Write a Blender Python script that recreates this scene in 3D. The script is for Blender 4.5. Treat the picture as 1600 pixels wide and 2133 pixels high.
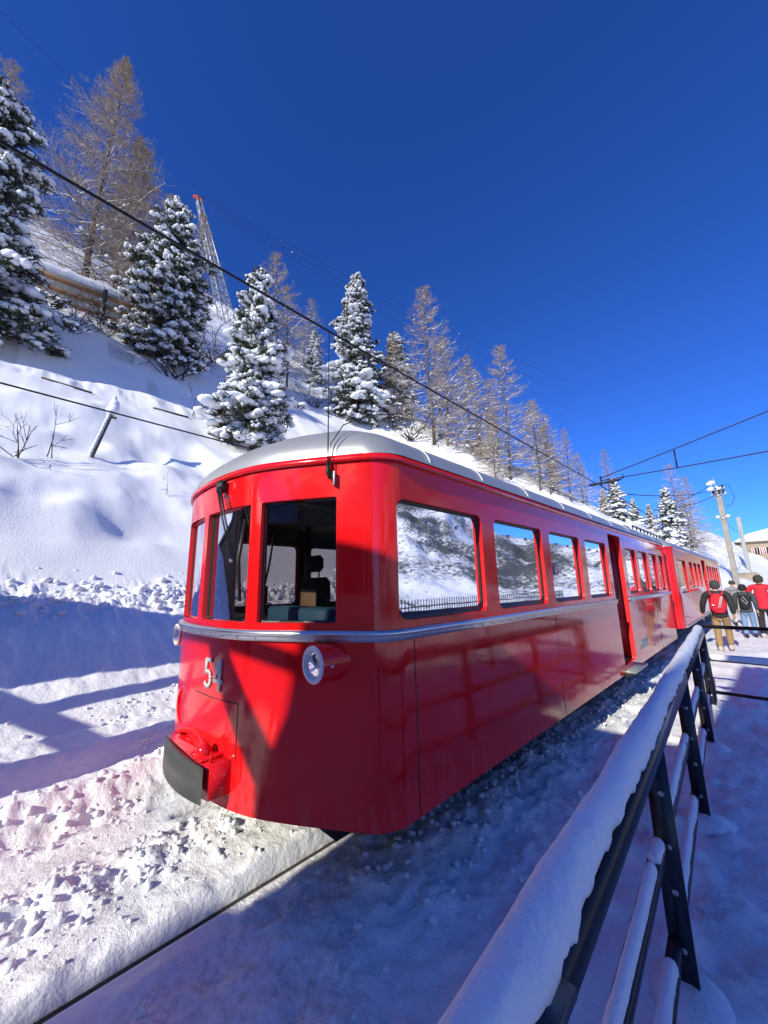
import bpy, bmesh, math, random
import numpy as np
from mathutils import Vector, Matrix
from mathutils.geometry import delaunay_2d_cdt
R=math.radians
scene=bpy.context.scene
for o in list(bpy.data.objects): bpy.data.objects.remove(o)

# ---------------------------------------------------------------- camera
cam=bpy.data.cameras.new('camera'); cam_o=bpy.data.objects.new('camera',cam); scene.collection.objects.link(cam_o)
cam.sensor_fit='HORIZONTAL'; cam.sensor_width=36; cam.lens=36*770/1600; cam.clip_start=.05; cam.clip_end=6000
cam_o.matrix_world=Matrix(((.70336018,.1545199,.69383576,0),(.7105356,-.12456858,-.69254735,0),(-.02058221,.98010523,-.19740847,1.8),(0,0,0,1)))
scene.camera=cam_o
# ---------------------------------------------------------------- sky and sun
SUN_EL,SUN_AZ=28.5,5.0          # the sun stands behind the viewer, a little to the platform side of the track line
world=bpy.data.worlds.new('World'); scene.world=world; world.use_nodes=True
nt=world.node_tree; nt.nodes.clear()
sky=nt.nodes.new('ShaderNodeTexSky'); sky.sky_type='NISHITA'; sky.sun_disc=False
sky.sun_elevation=R(SUN_EL); sky.sun_rotation=R(180-SUN_AZ); sky.altitude=2000; sky.air_density=1.0; sky.dust_density=0.0; sky.ozone_density=3.0
hs=nt.nodes.new('ShaderNodeMix'); hs.data_type='RGBA'; hs.blend_type='MULTIPLY'; hs.inputs[0].default_value=1; hs.inputs[7].default_value=(.19,.46,1.08,1)
bg=nt.nodes.new('ShaderNodeBackground'); bg.inputs['Strength'].default_value=.15
ow=nt.nodes.new('ShaderNodeOutputWorld')
nt.links.new(sky.outputs[0],hs.inputs[6]); nt.links.new(hs.outputs[2],bg.inputs[0]); nt.links.new(bg.outputs[0],ow.inputs[0])
sun=bpy.data.lights.new('sun','SUN'); sun.energy=4.15; sun.angle=R(.55); sun.color=(1,.945,.79)
sun_o=bpy.data.objects.new('sun',sun); scene.collection.objects.link(sun_o)
sd=Vector((-math.sin(R(SUN_AZ))*math.cos(R(SUN_EL)),math.cos(R(SUN_AZ))*math.cos(R(SUN_EL)),-math.sin(R(SUN_EL))))
sun_o.rotation_euler=sd.to_track_quat('-Z','Y').to_euler(); sun_o.location=(5,-40,30)
vs=scene.view_settings; vs.view_transform='Standard'; vs.look='None'; vs.gamma=1; vs.use_curve_mapping=False; vs.exposure=0.3

# ---------------------------------------------------------------- helpers
COL=scene.collection
def tag(o,label=None,cat=None,group=None,kind=None):
    if label: o['label']=label
    if cat: o['category']=cat
    if group: o['group']=group
    if kind: o['kind']=kind
    return o
def empty(name,loc=(0,0,0),rz=0,label=None,cat=None,group=None):
    o=bpy.data.objects.new(name,None); COL.objects.link(o); o.location=loc; o.rotation_euler=(0,0,rz); o.empty_display_size=.1
    return tag(o,label,cat,group)
class MB:
    """collects arrays of vertices and faces and links them as one mesh object"""
    def __init__(s): s.V=[]; s.F=[]; s.n=0
    def add(s,V,F,mi=0):
        V=np.asarray(V,float).reshape(-1,3); F=np.asarray(F,np.int64)
        s.V.append(V); s.F.append((F+s.n,mi)); s.n+=len(V); return s
    def poly(s,V,F,mi=0):
        V=np.asarray(V,float).reshape(-1,3); s.V.append(V)
        for f in F: s.F.append((np.asarray([f],np.int64)+s.n,mi))
        s.n+=len(V); return s
    def box(s,c,d,rot=None,mi=0,bev=0):
        c=np.asarray(c,float); h=np.asarray(d,float)/2
        if bev:
            V=[];b=min(bev,*(h*.9))
            for sx in(-1,1):
                for sy in(-1,1):
                    for sz in(-1,1):
                        V+= [(sx*(h[0]-b),sy*(h[1]-b),sz*h[2]),(sx*(h[0]-b),sy*h[1],sz*(h[2]-b)),(sx*h[0],sy*(h[1]-b),sz*(h[2]-b))]
            V=np.array(V); bm=bmesh.new(); vs_=[bm.verts.new(v) for v in V]; r=bmesh.ops.convex_hull(bm,input=vs_)
            bmesh.ops.dissolve_limit(bm,angle_limit=.01,verts=bm.verts,edges=bm.edges); bm.verts.index_update()
            V=np.array([v.co for v in bm.verts]); Fs=[[v.index for v in f.verts] for f in bm.faces]; bm.free()
            if rot is not None: V=V@np.array(rot).T
            return s.poly(V+c,Fs,mi)
        V=np.array([[x,y,z] for x in(-1,1) for y in(-1,1) for z in(-1,1)])*h
        if rot is not None: V=V@np.array(rot).T
        return s.add(V+c,[[0,1,3,2],[4,6,7,5],[0,4,5,1],[2,3,7,6],[0,2,6,4],[1,5,7,3]],mi)
    def tube(s,P,r,n=8,mi=0,cap=True,squash=1.0):
        P=np.asarray(P,float); m=len(P); r=np.broadcast_to(np.asarray(r,float),(m,)) if np.ndim(r)<=1 else r
        T=np.gradient(P,axis=0); T/=np.linalg.norm(T,axis=1)[:,None]+1e-12
        ref=np.array([0,0,1.]) if abs(T[:,2]).mean()<.9 else np.array([1.,0,0])
        A=np.cross(T,ref); A/=np.linalg.norm(A,axis=1)[:,None]+1e-12; B=np.cross(A,T)
        th=np.arange(n)*2*np.pi/n
        V=P[:,None]+r[:,None,None]*(A[:,None]*np.cos(th)[None,:,None]+squash*B[:,None]*np.sin(th)[None,:,None])
        i=np.arange(m-1)[:,None]*n; j=np.arange(n)[None]; k=(j+1)%n
        s.add(V,np.stack([i+j,i+k,i+n+k,i+n+j],-1).reshape(-1,4),mi)
        if cap:
            s.F.append((np.array([np.arange(n)[::-1]])+s.n-m*n,mi)); s.F.append((np.array([np.arange(n)])+s.n-n,mi))
        return s
    def lathe(s,c,axis,prof,n=20,mi=0):
        """prof: list of (distance along axis, radius)"""
        a=np.asarray(axis,float); a/=np.linalg.norm(a); ref=np.array([0,0,1.]) if abs(a[2])<.9 else np.array([1.,0,0])
        A=np.cross(a,ref); A/=np.linalg.norm(A); B=np.cross(A,a); th=np.arange(n)*2*np.pi/n
        V=np.array([[np.asarray(c)+a*h+r*(A*math.cos(t)+B*math.sin(t)) for t in th] for h,r in prof])
        m=len(prof); i=np.arange(m-1)[:,None]*n; j=np.arange(n)[None]; k=(j+1)%n
        s.add(V,np.stack([i+j,i+k,i+n+k,i+n+j],-1).reshape(-1,4),mi)
        if prof[0][1]>1e-6: s.F.append((np.array([np.arange(n)[::-1]])+s.n-m*n,mi))
        if prof[-1][1]>1e-6: s.F.append((np.array([np.arange(n)])+s.n-n,mi))
        return s
    def prism(s,pts,y0,y1,mi=0):
        """polygon in (x,z) extruded along y"""
        n=len(pts); V=[(x,y0,z) for x,z in pts]+[(x,y1,z) for x,z in pts]
        F=[list(range(n)),list(range(2*n-1,n-1,-1))]+[[i,i+n,(i+1)%n+n,(i+1)%n] for i in range(n)]
        return s.poly(V,F,mi)
    def build(s,name,mats,parent=None,smooth=False,auto=None):
        me=bpy.data.meshes.new(name)
        V=np.concatenate(s.V) if s.V else np.zeros((0,3))
        me.vertices.add(len(V)); me.vertices.foreach_set('co',V.ravel())
        lv=[];ls=[];mi=[];p=0
        for F,m in s.F:
            k=F.shape[1]; lv.append(F.ravel()); ls.append(p+np.arange(len(F))*k); mi.append(np.full(len(F),m)); p+=F.size
        lv=np.concatenate(lv); ls=np.concatenate(ls); mi=np.concatenate(mi)
        me.loops.add(len(lv)); me.loops.foreach_set('vertex_index',lv.astype(np.int32))
        me.polygons.add(len(ls)); me.polygons.foreach_set('loop_start',ls.astype(np.int32)); me.polygons.foreach_set('material_index',mi.astype(np.int32))
        if smooth: me.polygons.foreach_set('use_smooth',np.ones(len(ls),bool))
        me.update(calc_edges=True); me.validate()
        if not isinstance(mats,(list,tuple)): mats=[mats]
        for m in mats: me.materials.append(m)
        if auto is not None: me.shade_auto(auto) if hasattr(me,'shade_auto') else sharp(me,auto)
        o=bpy.data.objects.new(name,me); COL.objects.link(o)
        if parent is not None: o.parent=parent
        return o
def sharp(me,ang):
    me.polygons.foreach_set('use_smooth',np.ones(len(me.polygons),bool))
    me.set_sharp_from_angle(angle=ang)
def link_copy(o,parent=None):
    c=o.copy(); COL.objects.link(c); c.parent=parent
    for ch in list(o.children): link_copy(ch,c)
    return c
# ---- noise
def _h(i,j,s): 
    v=np.sin(i*127.1+j*311.7+s*74.7)*43758.5453; return v-np.floor(v)
def vnoise(x,y,s=0):
    xi=np.floor(x); yi=np.floor(y); fx=x-xi; fy=y-yi; fx=fx*fx*fx*(fx*(fx*6-15)+10); fy=fy*fy*fy*(fy*(fy*6-15)+10)
    a=_h(xi,yi,s); b=_h(xi+1,yi,s); c=_h(xi,yi+1,s); d=_h(xi+1,yi+1,s)
    return (a*(1-fx)+b*fx)*(1-fy)+(c*(1-fx)+d*fx)*fy
def fbm(x,y,o=4,s=0,g=.5):
    t=0;a=1;n=0
    for i in range(o):
        t=t+a*(vnoise(x*2**i+i*17.3,y*2**i-i*9.1,s+i)-.5); n+=a; a*=g
    return t/n*2
def billow(x,y,o=3,s=0):
    t=0;a=1;n=0
    for i in range(o):
        t=t+a*np.abs(vnoise(x*2**i+i*31.7,y*2**i+i*5.3,s+i)*2-1); n+=a; a*=.5
    return 1-t/n
def cells(x,y,s=0,rmin=.25,rmax=.75):
    """lumps of random size: height of the tallest dome covering each point"""
    xi=np.floor(x); yi=np.floor(y); out=np.zeros_like(x)
    for a in(-1,0,1):
        for b in(-1,0,1):
            i,j=xi+a,yi+b; r=rmin+(rmax-rmin)*_h(i,j,s+5)**2; dx=x-i-_h(i,j,s); dy=y-j-_h(i,j,s+2)
            q=dx*(_h(i,j,s+8)-.5); out=np.maximum(out,np.sqrt(np.maximum(r*r-dx*dx-dy*dy,0))*(1+q))
    return out
def sstep(a,b,t):
    t=np.clip((np.asarray(t,float)-a)/(b-a),0,1); return t*t*(3-2*t)

# ---------------------------------------------------------------- materials
def mat(name,col,rough=.5,metal=0.,var=.12,scale=6.,bump=0.,bscale=30.,coat=0.,spec=.5,col2=None,detail=4,sss=0.,emit=None):
    m=bpy.data.materials.new(name); m.use_nodes=True; n=m.node_tree.nodes; l=m.node_tree.links; b=n['Principled BSDF']
    b.inputs['Roughness'].default_value=rough; b.inputs['Metallic'].default_value=metal; b.inputs['Coat Weight'].default_value=coat; b.inputs['Coat Roughness'].default_value=.03
    b.inputs['Specular IOR Level'].default_value=spec
    tc=n.new('ShaderNodeTexCoord'); nz=n.new('ShaderNodeTexNoise'); nz.inputs['Scale'].default_value=scale; nz.inputs['Detail'].default_value=detail
    l.new(tc.outputs['Object'],nz.inputs['Vector'])
    mx=n.new('ShaderNodeMix'); mx.data_type='RGBA'; c=np.array(col)
    c2=np.array(col2) if col2 is not None else np.clip(c*(1+var*1.5),0,1)
    mx.inputs[6].default_value=(*np.clip(c*(1-var),0,1),1); mx.inputs[7].default_value=(*c2,1)
    l.new(nz.outputs['Fac'],mx.inputs[0]); l.new(mx.outputs[2],b.inputs['Base Color'])
    if bump:
        nb=n.new('ShaderNodeTexNoise'); nb.inputs['Scale'].default_value=bscale; nb.inputs['Detail'].default_value=3; l.new(tc.outputs['Object'],nb.inputs['Vector'])
        bp=n.new('ShaderNodeBump'); bp.inputs['Strength'].default_value=1; bp.inputs['Distance'].default_value=bump; l.new(nb.outputs['Fac'],bp.inputs['Height']); l.new(bp.outputs[0],b.inputs['Normal'])
    if sss: b.inputs['Subsurface Weight'].default_value=sss; b.inputs['Subsurface Radius'].default_value=(.02,.025,.03); b.inputs['Subsurface Scale'].default_value=.3
    return m
M={}
M['red']=mat('red_paint',(.74,.009,.012),.10,0,.04,2.5,bump=.0045,bscale=2.0,coat=.2)
def weather(m):
    n=m.node_tree.nodes; l=m.node_tree.links; b=n['Principled BSDF']; tc=n.new('ShaderNodeTexCoord')
    a=n.new('ShaderNodeTexNoise'); a.inputs['Scale'].default_value=3.5; a.inputs['Detail'].default_value=6; a.inputs['Roughness'].default_value=.65; l.new(tc.outputs['Object'],a.inputs['Vector'])
    r=n.new('ShaderNodeMapRange'); r.inputs[1].default_value=.35; r.inputs[2].default_value=.7; r.inputs[3].default_value=.06; r.inputs[4].default_value=.20; l.new(a.outputs['Fac'],r.inputs[0]); l.new(r.outputs[0],b.inputs['Roughness'])
    # dried salt spray along the bottom of the skirt, in streaks
    sp=n.new('ShaderNodeSeparateXYZ'); l.new(tc.outputs['Object'],sp.inputs[0]); mp=n.new('ShaderNodeMapping'); mp.inputs['Scale'].default_value=(9,9,1.6); l.new(tc.outputs['Object'],mp.inputs[0])
    d=n.new('ShaderNodeTexNoise'); d.inputs['Scale'].default_value=2.2; d.inputs['Detail'].default_value=7; d.inputs['Roughness'].default_value=.7; l.new(mp.outputs[0],d.inputs['Vector'])
    z=n.new('ShaderNodeMapRange'); z.inputs[1].default_value=.40; z.inputs[2].default_value=.95; z.inputs[3].default_value=.22; z.inputs[4].default_value=0; l.new(sp.outputs[2],z.inputs[0])
    q=n.new('ShaderNodeMapRange'); q.inputs[1].default_value=.5; q.inputs[2].default_value=.72; l.new(d.outputs['Fac'],q.inputs[0])
    f=n.new('ShaderNodeMath'); f.operation='MULTIPLY'; l.new(z.outputs[0],f.inputs[0]); l.new(q.outputs[0],f.inputs[1])
    src=b.inputs['Base Color'].links[0].from_socket; mx=n.new('ShaderNodeMix'); mx.data_type='RGBA'; mx.inputs[7].default_value=(.42,.30,.29,1); l.new(f.outputs[0],mx.inputs[0]); l.new(src,mx.inputs[6]); l.new(mx.outputs[2],b.inputs['Base Color'])
weather(M['red'])
M['red2']=mat('red_paint_jamb',(.66,.012,.014),.35,0,.05,3)
M['silver']=mat('silver_roof_paint',(.43,.44,.44),.42,.5,.09,4,bump=.002,bscale=3)
M['alu']=mat('aluminium_trim',(.62,.63,.64),.3,.85,.12,14,bump=.0006,bscale=40)
M['digit']=mat('satin_aluminium',(.62,.63,.63),.4,.25,.06,12)
M['chrome']=mat('chrome',(.75,.75,.76),.14,1,.05,8)
M['black']=mat('black_rubber',(.012,.012,.013),.45,0,.2,20)
M['steelblack']=mat('black_painted_steel',(.016,.018,.024),.34,0,.25,18,bump=.0006,bscale=90)
M['buffer']=mat('worn_grey_rubber',(.045,.05,.047),.42,.2,.35,7,bump=.001,bscale=50,col2=(.11,.115,.10))
M['under']=mat('dark_underframe',(.02,.019,.02),.7,0,.3,9)
M['lining']=mat('dark_grey_lining',(.055,.05,.05),.6,0,.1,5)
M['seat']=mat('brown_seat_fabric',(.10,.055,.03),.8,0,.2,30)
M['seatblack']=mat('black_seat_fabric',(.014,.014,.016),.75,0,.2,30)
M['tan']=mat('tan_leather',(.30,.19,.11),.6,0,.12,12)
M['bluebox']=mat('blue_console',(.06,.17,.27),.45,0,.1,8)
M['white']=mat('white_paint',(.75,.75,.73),.4,0,.05,9)
M['bolt']=mat('galvanised_bolt',(.5,.49,.47),.4,.8,.15,30)
M['wire']=mat('dark_wire',(.012,.012,.014),.5,.3,.1,5)
M['rail']=mat('rail_steel',(.03,.026,.024),.55,.4,.3,20)
M['signred']=mat('sign_red',(.5,.02,.03),.4,0,.03,9)
M['lattice']=mat('galvanised_lattice',(.42,.43,.44),.45,.6,.12,3)
M['orange']=mat('warning_orange',(.62,.08,.03),.5,0,.08,6)
M['timber']=mat('weathered_timber',(.30,.145,.06),.75,0,.3,3.5,bump=.004,bscale=18,col2=(.50,.27,.12))
M['bark']=mat('grey_brown_bark',(.10,.072,.052),.9,0,.3,9,col2=(.19,.145,.11))
M['twig']=mat('larch_twig',(.34,.255,.18),.9,0,.2,2.2,col2=(.50,.405,.305))
M['darktwig']=mat('dark_shrub_twig',(.05,.032,.024),.9,0,.3,6)
M['needle']=mat('pine_needles',(.022,.034,.016),.65,0,.35,1.8,col2=(.062,.075,.034))
M['treesnow']=mat('snow_on_branches',(.84,.86,.89),.6,0,.02,4,bump=.02,bscale=9,spec=.25)
M['capsnow']=mat('snow_on_railing',(.84,.86,.89),.55,0,.02,12,bump=.006,bscale=45,spec=.3)
M['concrete']=mat('weathered_pole',(.26,.23,.19),.85,0,.25,2.5,bump=.006,bscale=12,col2=(.40,.36,.30))
M['greypole']=mat('grey_pole',(.34,.34,.33),.8,0,.15,3)
M['stone']=mat('granite_masonry',(.27,.21,.14),.9,0,.35,1.6,bump=.03,bscale=5,col2=(.46,.38,.28))
M['plaster']=mat('station_plaster',(.72,.67,.58),.9,0,.12,1.5,bump=.004,bscale=20)
M['roofmetal']=mat('dark_roof_sheet',(.05,.05,.055),.5,.3,.15,2)
M['frametimber']=mat('shed_timber',(.09,.055,.035),.8,0,.25,5)
M['rock']=mat('dark_rock',(.075,.06,.05),.9,0,.4,1.2,bump=.06,bscale=4,col2=(.16,.12,.095))
M['plate']=mat('grey_plate',(.33,.35,.33),.4,.4,.06,9)
def glass(name,tint,refl,rough=0.0,ior=1.45):
    m=bpy.data.materials.new(name); m.use_nodes=True; n=m.node_tree.nodes; l=m.node_tree.links; n.clear()
    o=n.new('ShaderNodeOutputMaterial'); t=n.new('ShaderNodeBsdfTransparent'); t.inputs[0].default_value=(*tint,1); g=n.new('ShaderNodeBsdfGlossy'); g.inputs['Roughness'].default_value=rough
    g.inputs['Color'].default_value=(.92,.95,1,1)
    f=n.new('ShaderNodeFresnel'); f.inputs['IOR'].default_value=ior
    a=n.new('ShaderNodeMath'); a.operation='ADD'; a.inputs[1].default_value=refl; a.use_clamp=True
    nz=n.new('ShaderNodeTexNoise'); nz.inputs['Scale'].default_value=1.7; nz.inputs['Detail'].default_value=1; tc=n.new('ShaderNodeTexCoord'); l.new(tc.outputs['Object'],nz.inputs['Vector'])
    bp=n.new('ShaderNodeBump'); bp.inputs['Strength'].default_value=1; bp.inputs['Distance'].default_value=.0012; l.new(nz.outputs['Fac'],bp.inputs['Height']); l.new(bp.outputs[0],g.inputs['Normal'])
    x=n.new('ShaderNodeMixShader'); l.new(f.outputs[0],a.inputs[0]); l.new(a.outputs[0],x.inputs[0]); l.new(t.outputs[0],x.inputs[1]); l.new(g.outputs[0],x.inputs[2]); l.new(x.outputs[0],o.inputs[0])
    return m
M['glass']=glass('tinted_window_glass',(.28,.28,.29),.19,rough=.02)
M['cabglass']=glass('windscreen_glass',(.52,.50,.49),.0,ior=1.2)
M['lens']=glass('headlight_glass',(.9,.9,.9),.1)

# ================================================================ TERRAIN
_w=np.arange(-60,500,.05)
def _tab(pts):
    z=np.interp(_w,[p[0] for p in pts],[p[1] for p in pts]); k=np.exp(-.5*(np.arange(-30,31)/11.)**2); k/=k.sum()
    return np.convolve(np.pad(z,30,mode='edge'),k,'valid')
PA=_tab([(-60,0),(0,0),(4.6,1.55),(5.3,2.15),(18,13.1),(18.6,13.35),(20,12.9),(21.5,14.2),(26.6,20.9),(60,53),(500,400)])
PB=_tab([(-60,0),(0,0),(4.6,1.55),(5.3,2.15),(18,13.1),(60,54),(500,400)])
def foot(y): return 6-9.5*sstep(23,42,y)-6*sstep(45,95,y)
def macro(x,y):
    x=np.asarray(x,float); y=np.asarray(y,float); u=-x; w=u-foot(y)
    a=np.interp(w,_w,PA); b=np.interp(w,_w,PB); m=sstep(8.5,13,y-.12*(u-20)); z=a*(1-m)+b*m
    r=y/np.maximum(u,4)
    kc=.83-.05*sstep(.3,.7,r)-.08*sstep(.7,1.8,r)-.05*sstep(2,5,r)
    lim=1.8+kc*np.maximum(u,9)+4*sstep(40,80,y)*sstep(12,4,u)
    d=lim-z; return np.where(z>3,.5*(z+lim-np.sqrt(d*d+1.44)),z)
def detail(x,y):
    u=-x; w=u-foot(y); z=np.zeros_like(x)
    on=sstep(5,8,w)
    lump=fbm(x*.62,y*.42,2,3)*.62+fbm(x*.28,y*.3,2,21)*.55
    z+=on*lump*(1-.75*sstep(12,17,w))*sstep(22,14,w)
    z+=sstep(14,20,w)*fbm(x*.12,y*.15,4,9)*1.1
    z+=on*fbm(x*2.2,y*2.2,2,5)*.03
    # crest cornice of lumpy snow
    z+=np.exp(-((w-17.3)/.9)**2)*(fbm(x*1.1,y*1.3,3,41))*.22*sstep(12,8,y)
    # ploughed bank at the foot of the slope
    pile=np.exp(-((w-4.45-.35*fbm(y*.6,y*0,2,8))/.6)**2)
    z+=pile*(billow(x*1.6,y*1.6,3,11)*.26-.08+.10*cells(x*3.7,y*3.7,71)*sstep(.4,.7,vnoise(x*2,y*1.1,87))+.09*cells(x*7.5+.3*y,y*7.5,73)+.05*cells(x*15,y*15,89))
    z+=sstep(.3,2,w)*sstep(5,3.6,w)*(fbm(x*1.4,y*3.5,4,13)*.06)
    # trodden, ploughed ground beside the track
    near=sstep(-1.5,.6,w)*0
    lf=(x<-3.74)&(w<1.2)
    g=sstep(-3.74,-3.95,x)*sstep(1.2,-.4,w)
    ruts=.11*np.sin((x+.12*fbm(x*.3,y*.5,2,2))*5.2+1.1*fbm(y*.35,x*.2,2,6))+.05*np.sin(x*11.3+y*.4)
    rub=billow(x*4.2,y*3.2,4,15)
    rough=sstep(.42,.7,vnoise(x*2.1,y*.5,17))
    z+=g*(.07+ruts*.75+rough*((rub-.35)*.09+.03*cells(x*6.5,y*5.5,75)+.028*cells(x*14,y*13,77))+fbm(x*9,y*9,3,19)*.025)
    # between the rails
    b=sstep(-2.545,-2.60,x)*sstep(-3.58,-3.50,x)
    cen=np.exp(-((x+3.13)/.21)**2)
    z+=b*(.075+.03*fbm(x*1.5,y*1.2,3,23)+cen*(.0+(billow(x*5,y*4.4,3,25)-.35)*.13+.05*cells(x*8,y*7,79)+.038*cells(x*16,y*15,81))+(1-cen)*fbm(x*10,y*8,3,27)*.016)
    e=np.exp(-((x+2.60)/.045)**2); z+=e*(fbm(x*14,y*9,2,29)*.035)
    # rail grooves
    for xr in(-2.52,-3.66):
                z-=.11*sstep(.052,.034,np.abs(x-xr-.004+.012*fbm(y*4,y*0+xr,3,31)))*sstep(-2.65,-2.6,x) if xr>-3 else .09*sstep(.075,.045,np.abs(x-xr))*sstep(.35,.6,vnoise(y*1.3,y*0,33))
    # packed platform side
    p=sstep(-2.47,-2.28,x)*sstep(14,5,np.abs(x))
    z+=p*(fbm(x*1.1,y*1.1,3,35)*.04+fbm(x*5,y*5,4,37)*.05+.02*cells(x*12,y*12,91)+.02*cells(x*4.5,y*3.5,83)*sstep(.4,.6,vnoise(x*1.2,y*1.2,85))+np.maximum(billow(x*11,y*11,2,39)-.62,0)*.09*sstep(.45,.65,vnoise(x*1.6,y*1.6,43)))
    z+=.05*np.exp(-((x+1.95)/.28)**2)*(billow(x*6,y*6,3,45))*sstep(1.2,2.2,y)
    return z
def grow(a,b,d0,g):
    out=[a]; d=d0
    while abs(out[-1]-a)<abs(b-a): out.append(out[-1]+math.copysign(d,b-a)); d*=g
    return out[1:]
xs=np.array(grow(-8.4,-420,.035,1.019)[::-1]+list(np.arange(-8.4,-3.9,.035))+list(np.arange(-3.9,-1.2,.02))+list(np.arange(-1.2,.6,.035))+grow(.565,900,.05,1.09))
ys=np.array(grow(-.9,-80,.04,1.12)[::-1]+list(np.arange(-.9,3.0,.024))+grow(3.0,1400,.03,1.0165))
X,Y=np.meshgrid(xs,ys); Z=macro(X,Y)+detail(X,Y)
# the valley drops away past the platform edge
Z-=sstep(14,60,X)*25
nx,ny=len(xs),len(ys); i=(np.arange(ny-1)[:,None]*nx+np.arange(nx-1)[None])
g=MB().add(np.stack([X,Y,Z],-1),np.stack([i,i+1,i+nx+1,i+nx],-1).reshape(-1,4))
dirt=.55*sstep(-2.42,-2.2,X)*sstep(.4,-.5,X)*sstep(9.5,5,Y)*sstep(.56,.84,.5+.5*fbm(X*.9,Y*.8,3,51)+.16*fbm(X*9,Y*9,3,53))
dirt=np.maximum(dirt,.5*np.exp(-((X+1.85)/.35)**2)*sstep(1.5,2.3,Y)*sstep(.4,.7,vnoise(X*4,Y*3,55)))
dirt=np.maximum(dirt,.55*sstep(-4.6,-4.0,X)*sstep(-2.55,-2.7,X)*sstep(.70,.84,vnoise(X*7,Y*5,57)))
rockm=sstep(26,30,-X)*sstep(60,34,-X)*sstep(.80,.86,vnoise(X*.35,Y*.55,59))
def snow_mat():
    m=bpy.data.materials.new('snow'); m.use_nodes=True; n=m.node_tree.nodes; l=m.node_tree.links; b=n['Principled BSDF']
    b.inputs['Roughness'].default_value=.55; b.inputs['Specular IOR Level'].default_value=.25
    tc=n.new('ShaderNodeTexCoord'); a=n.new('ShaderNodeAttribute'); a.attribute_name='dirt'
    nz=n.new('ShaderNodeTexNoise'); nz.inputs['Scale'].default_value=24; nz.inputs['Detail'].default_value=5; nz.inputs['Roughness'].default_value=.7; l.new(tc.outputs['Object'],nz.inputs['Vector'])
    rp=n.new('ShaderNodeMapRange'); rp.inputs[1].default_value=.40; rp.inputs[2].default_value=.70; l.new(nz.outputs['Fac'],rp.inputs[0])
    mu=n.new('ShaderNodeMath'); mu.operation='MULTIPLY'; l.new(a.outputs['Fac'],mu.inputs[0]); l.new(rp.outputs[0],mu.inputs[1])
    mx=n.new('ShaderNodeMix'); mx.data_type='RGBA'; mx.inputs[6].default_value=(.93,.935,.94,1); mx.inputs[7].default_value=(.16,.14,.13,1); l.new(mu.outputs[0],mx.inputs[0]); l.new(mx.outputs[2],b.inputs['Base Color'])
    n1=n.new('ShaderNodeTexNoise'); n1.inputs['Scale'].default_value=22; n1.inputs['Detail'].default_value=6; n1.inputs['Roughness'].default_value=.65; l.new(tc.outputs['Object'],n1.inputs['Vector'])
    bp=n.new('ShaderNodeBump'); bp.inputs['Strength'].default_value=1; bp.inputs['Distance'].default_value=.016; l.new(n1.outputs['Fac'],bp.inputs['Height']); l.new(bp.outputs[0],b.inputs['Normal'])
    return m
M['snow']=snow_mat()
go=g.build('snow_ground',[M['snow']],smooth=True); tag(go,'white snow on the platform, track bed and hillside',None,None,'structure')
at=go.data.attributes.new('dirt','FLOAT','POINT'); at.data.foreach_set('value',np.maximum(dirt,rockm).ravel().astype(np.float32))
_zi=lambda x,y: float(macro(np.array(x),np.array(y)))
def gz(x,y): return float(macro(np.array([x]),np.array([y]))[0]+detail(np.array([x],float),np.array([y],float))[0])

# opposite mountainside across the valley (seen mirrored in the coach windows)
az=np.radians(np.arange(3,118,.35)); rr=np.array(grow(70,1500,5,1.035)); A,RR=np.meshgrid(az,rr); dg=np.degrees(A)
el=np.interp(dg,[3,6,12,19,25,30,36,44,60,80,118],[0,2.2,3.6,4.2,5.2,8.5,13,16.5,20,17,12])+.5*fbm(dg*.35,dg*0,4,61)*sstep(4,12,dg)
el=el*(1-.9*sstep(46,52,dg)*0)
prof=sstep(70,1100,RR)**.8
mx_,my_=RR*np.sin(A),RR*np.cos(A)
mz=1.8+RR*np.tan(np.radians(el))*prof-26*(1-sstep(70,420,RR))+(fbm(mx_*.008,my_*.008,5,63)*34+fbm(mx_*.04,my_*.04,4,65)*10)*sstep(90,500,RR)*sstep(3,9,dg)
n_,m_=A.shape; i=(np.arange(n_-1)[:,None]*m_+np.arange(m_-1)[None])
mo=MB().add(np.stack([mx_,my_,mz],-1),np.stack([i,i+m_,i+m_+1,i+1],-1).reshape(-1,4))
def mountain_mat():
    m=bpy.data.materials.new('snowy_forest_slope'); m.use_nodes=True; n=m.node_tree.nodes; l=m.node_tree.links; b=n['Principled BSDF']; b.inputs['Roughness'].default_value=.85
    tc=n.new('ShaderNodeTexCoord'); a=n.new('ShaderNodeTexNoise'); a.inputs['Scale'].default_value=.2; a.inputs['Detail'].default_value=9; a.inputs['Roughness'].default_value=.72; l.new(tc.outputs['Object'],a.inputs['Vector'])
    c=n.new('ShaderNodeTexNoise'); c.inputs['Scale'].default_value=.007; c.inputs['Detail'].default_value=4; l.new(tc.outputs['Object'],c.inputs['Vector'])
    s=n.new('ShaderNodeMath'); s.operation='ADD'; l.new(a.outputs['Fac'],s.inputs[0]); l.new(c.outputs['Fac'],s.inputs[1])
    r=n.new('ShaderNodeMapRange'); r.inputs[1].default_value=.92; r.inputs[2].default_value=1.06; l.new(s.outputs[0],r.inputs[0])
    mx=n.new('ShaderNodeMix'); mx.data_type='RGBA'; mx.inputs[6].default_value=(.82,.84,.87,1); mx.inputs[7].default_value=(.07,.075,.07,1); l.new(r.outputs[0],mx.inputs[0]); l.new(mx.outputs[2],b.inputs['Base Color']); return m
M['mountain']=mountain_mat()
tag(mo.build('mountain',[M['mountain']],smooth=True),'snowy forested mountain across the valley',None,None,'structure')

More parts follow.
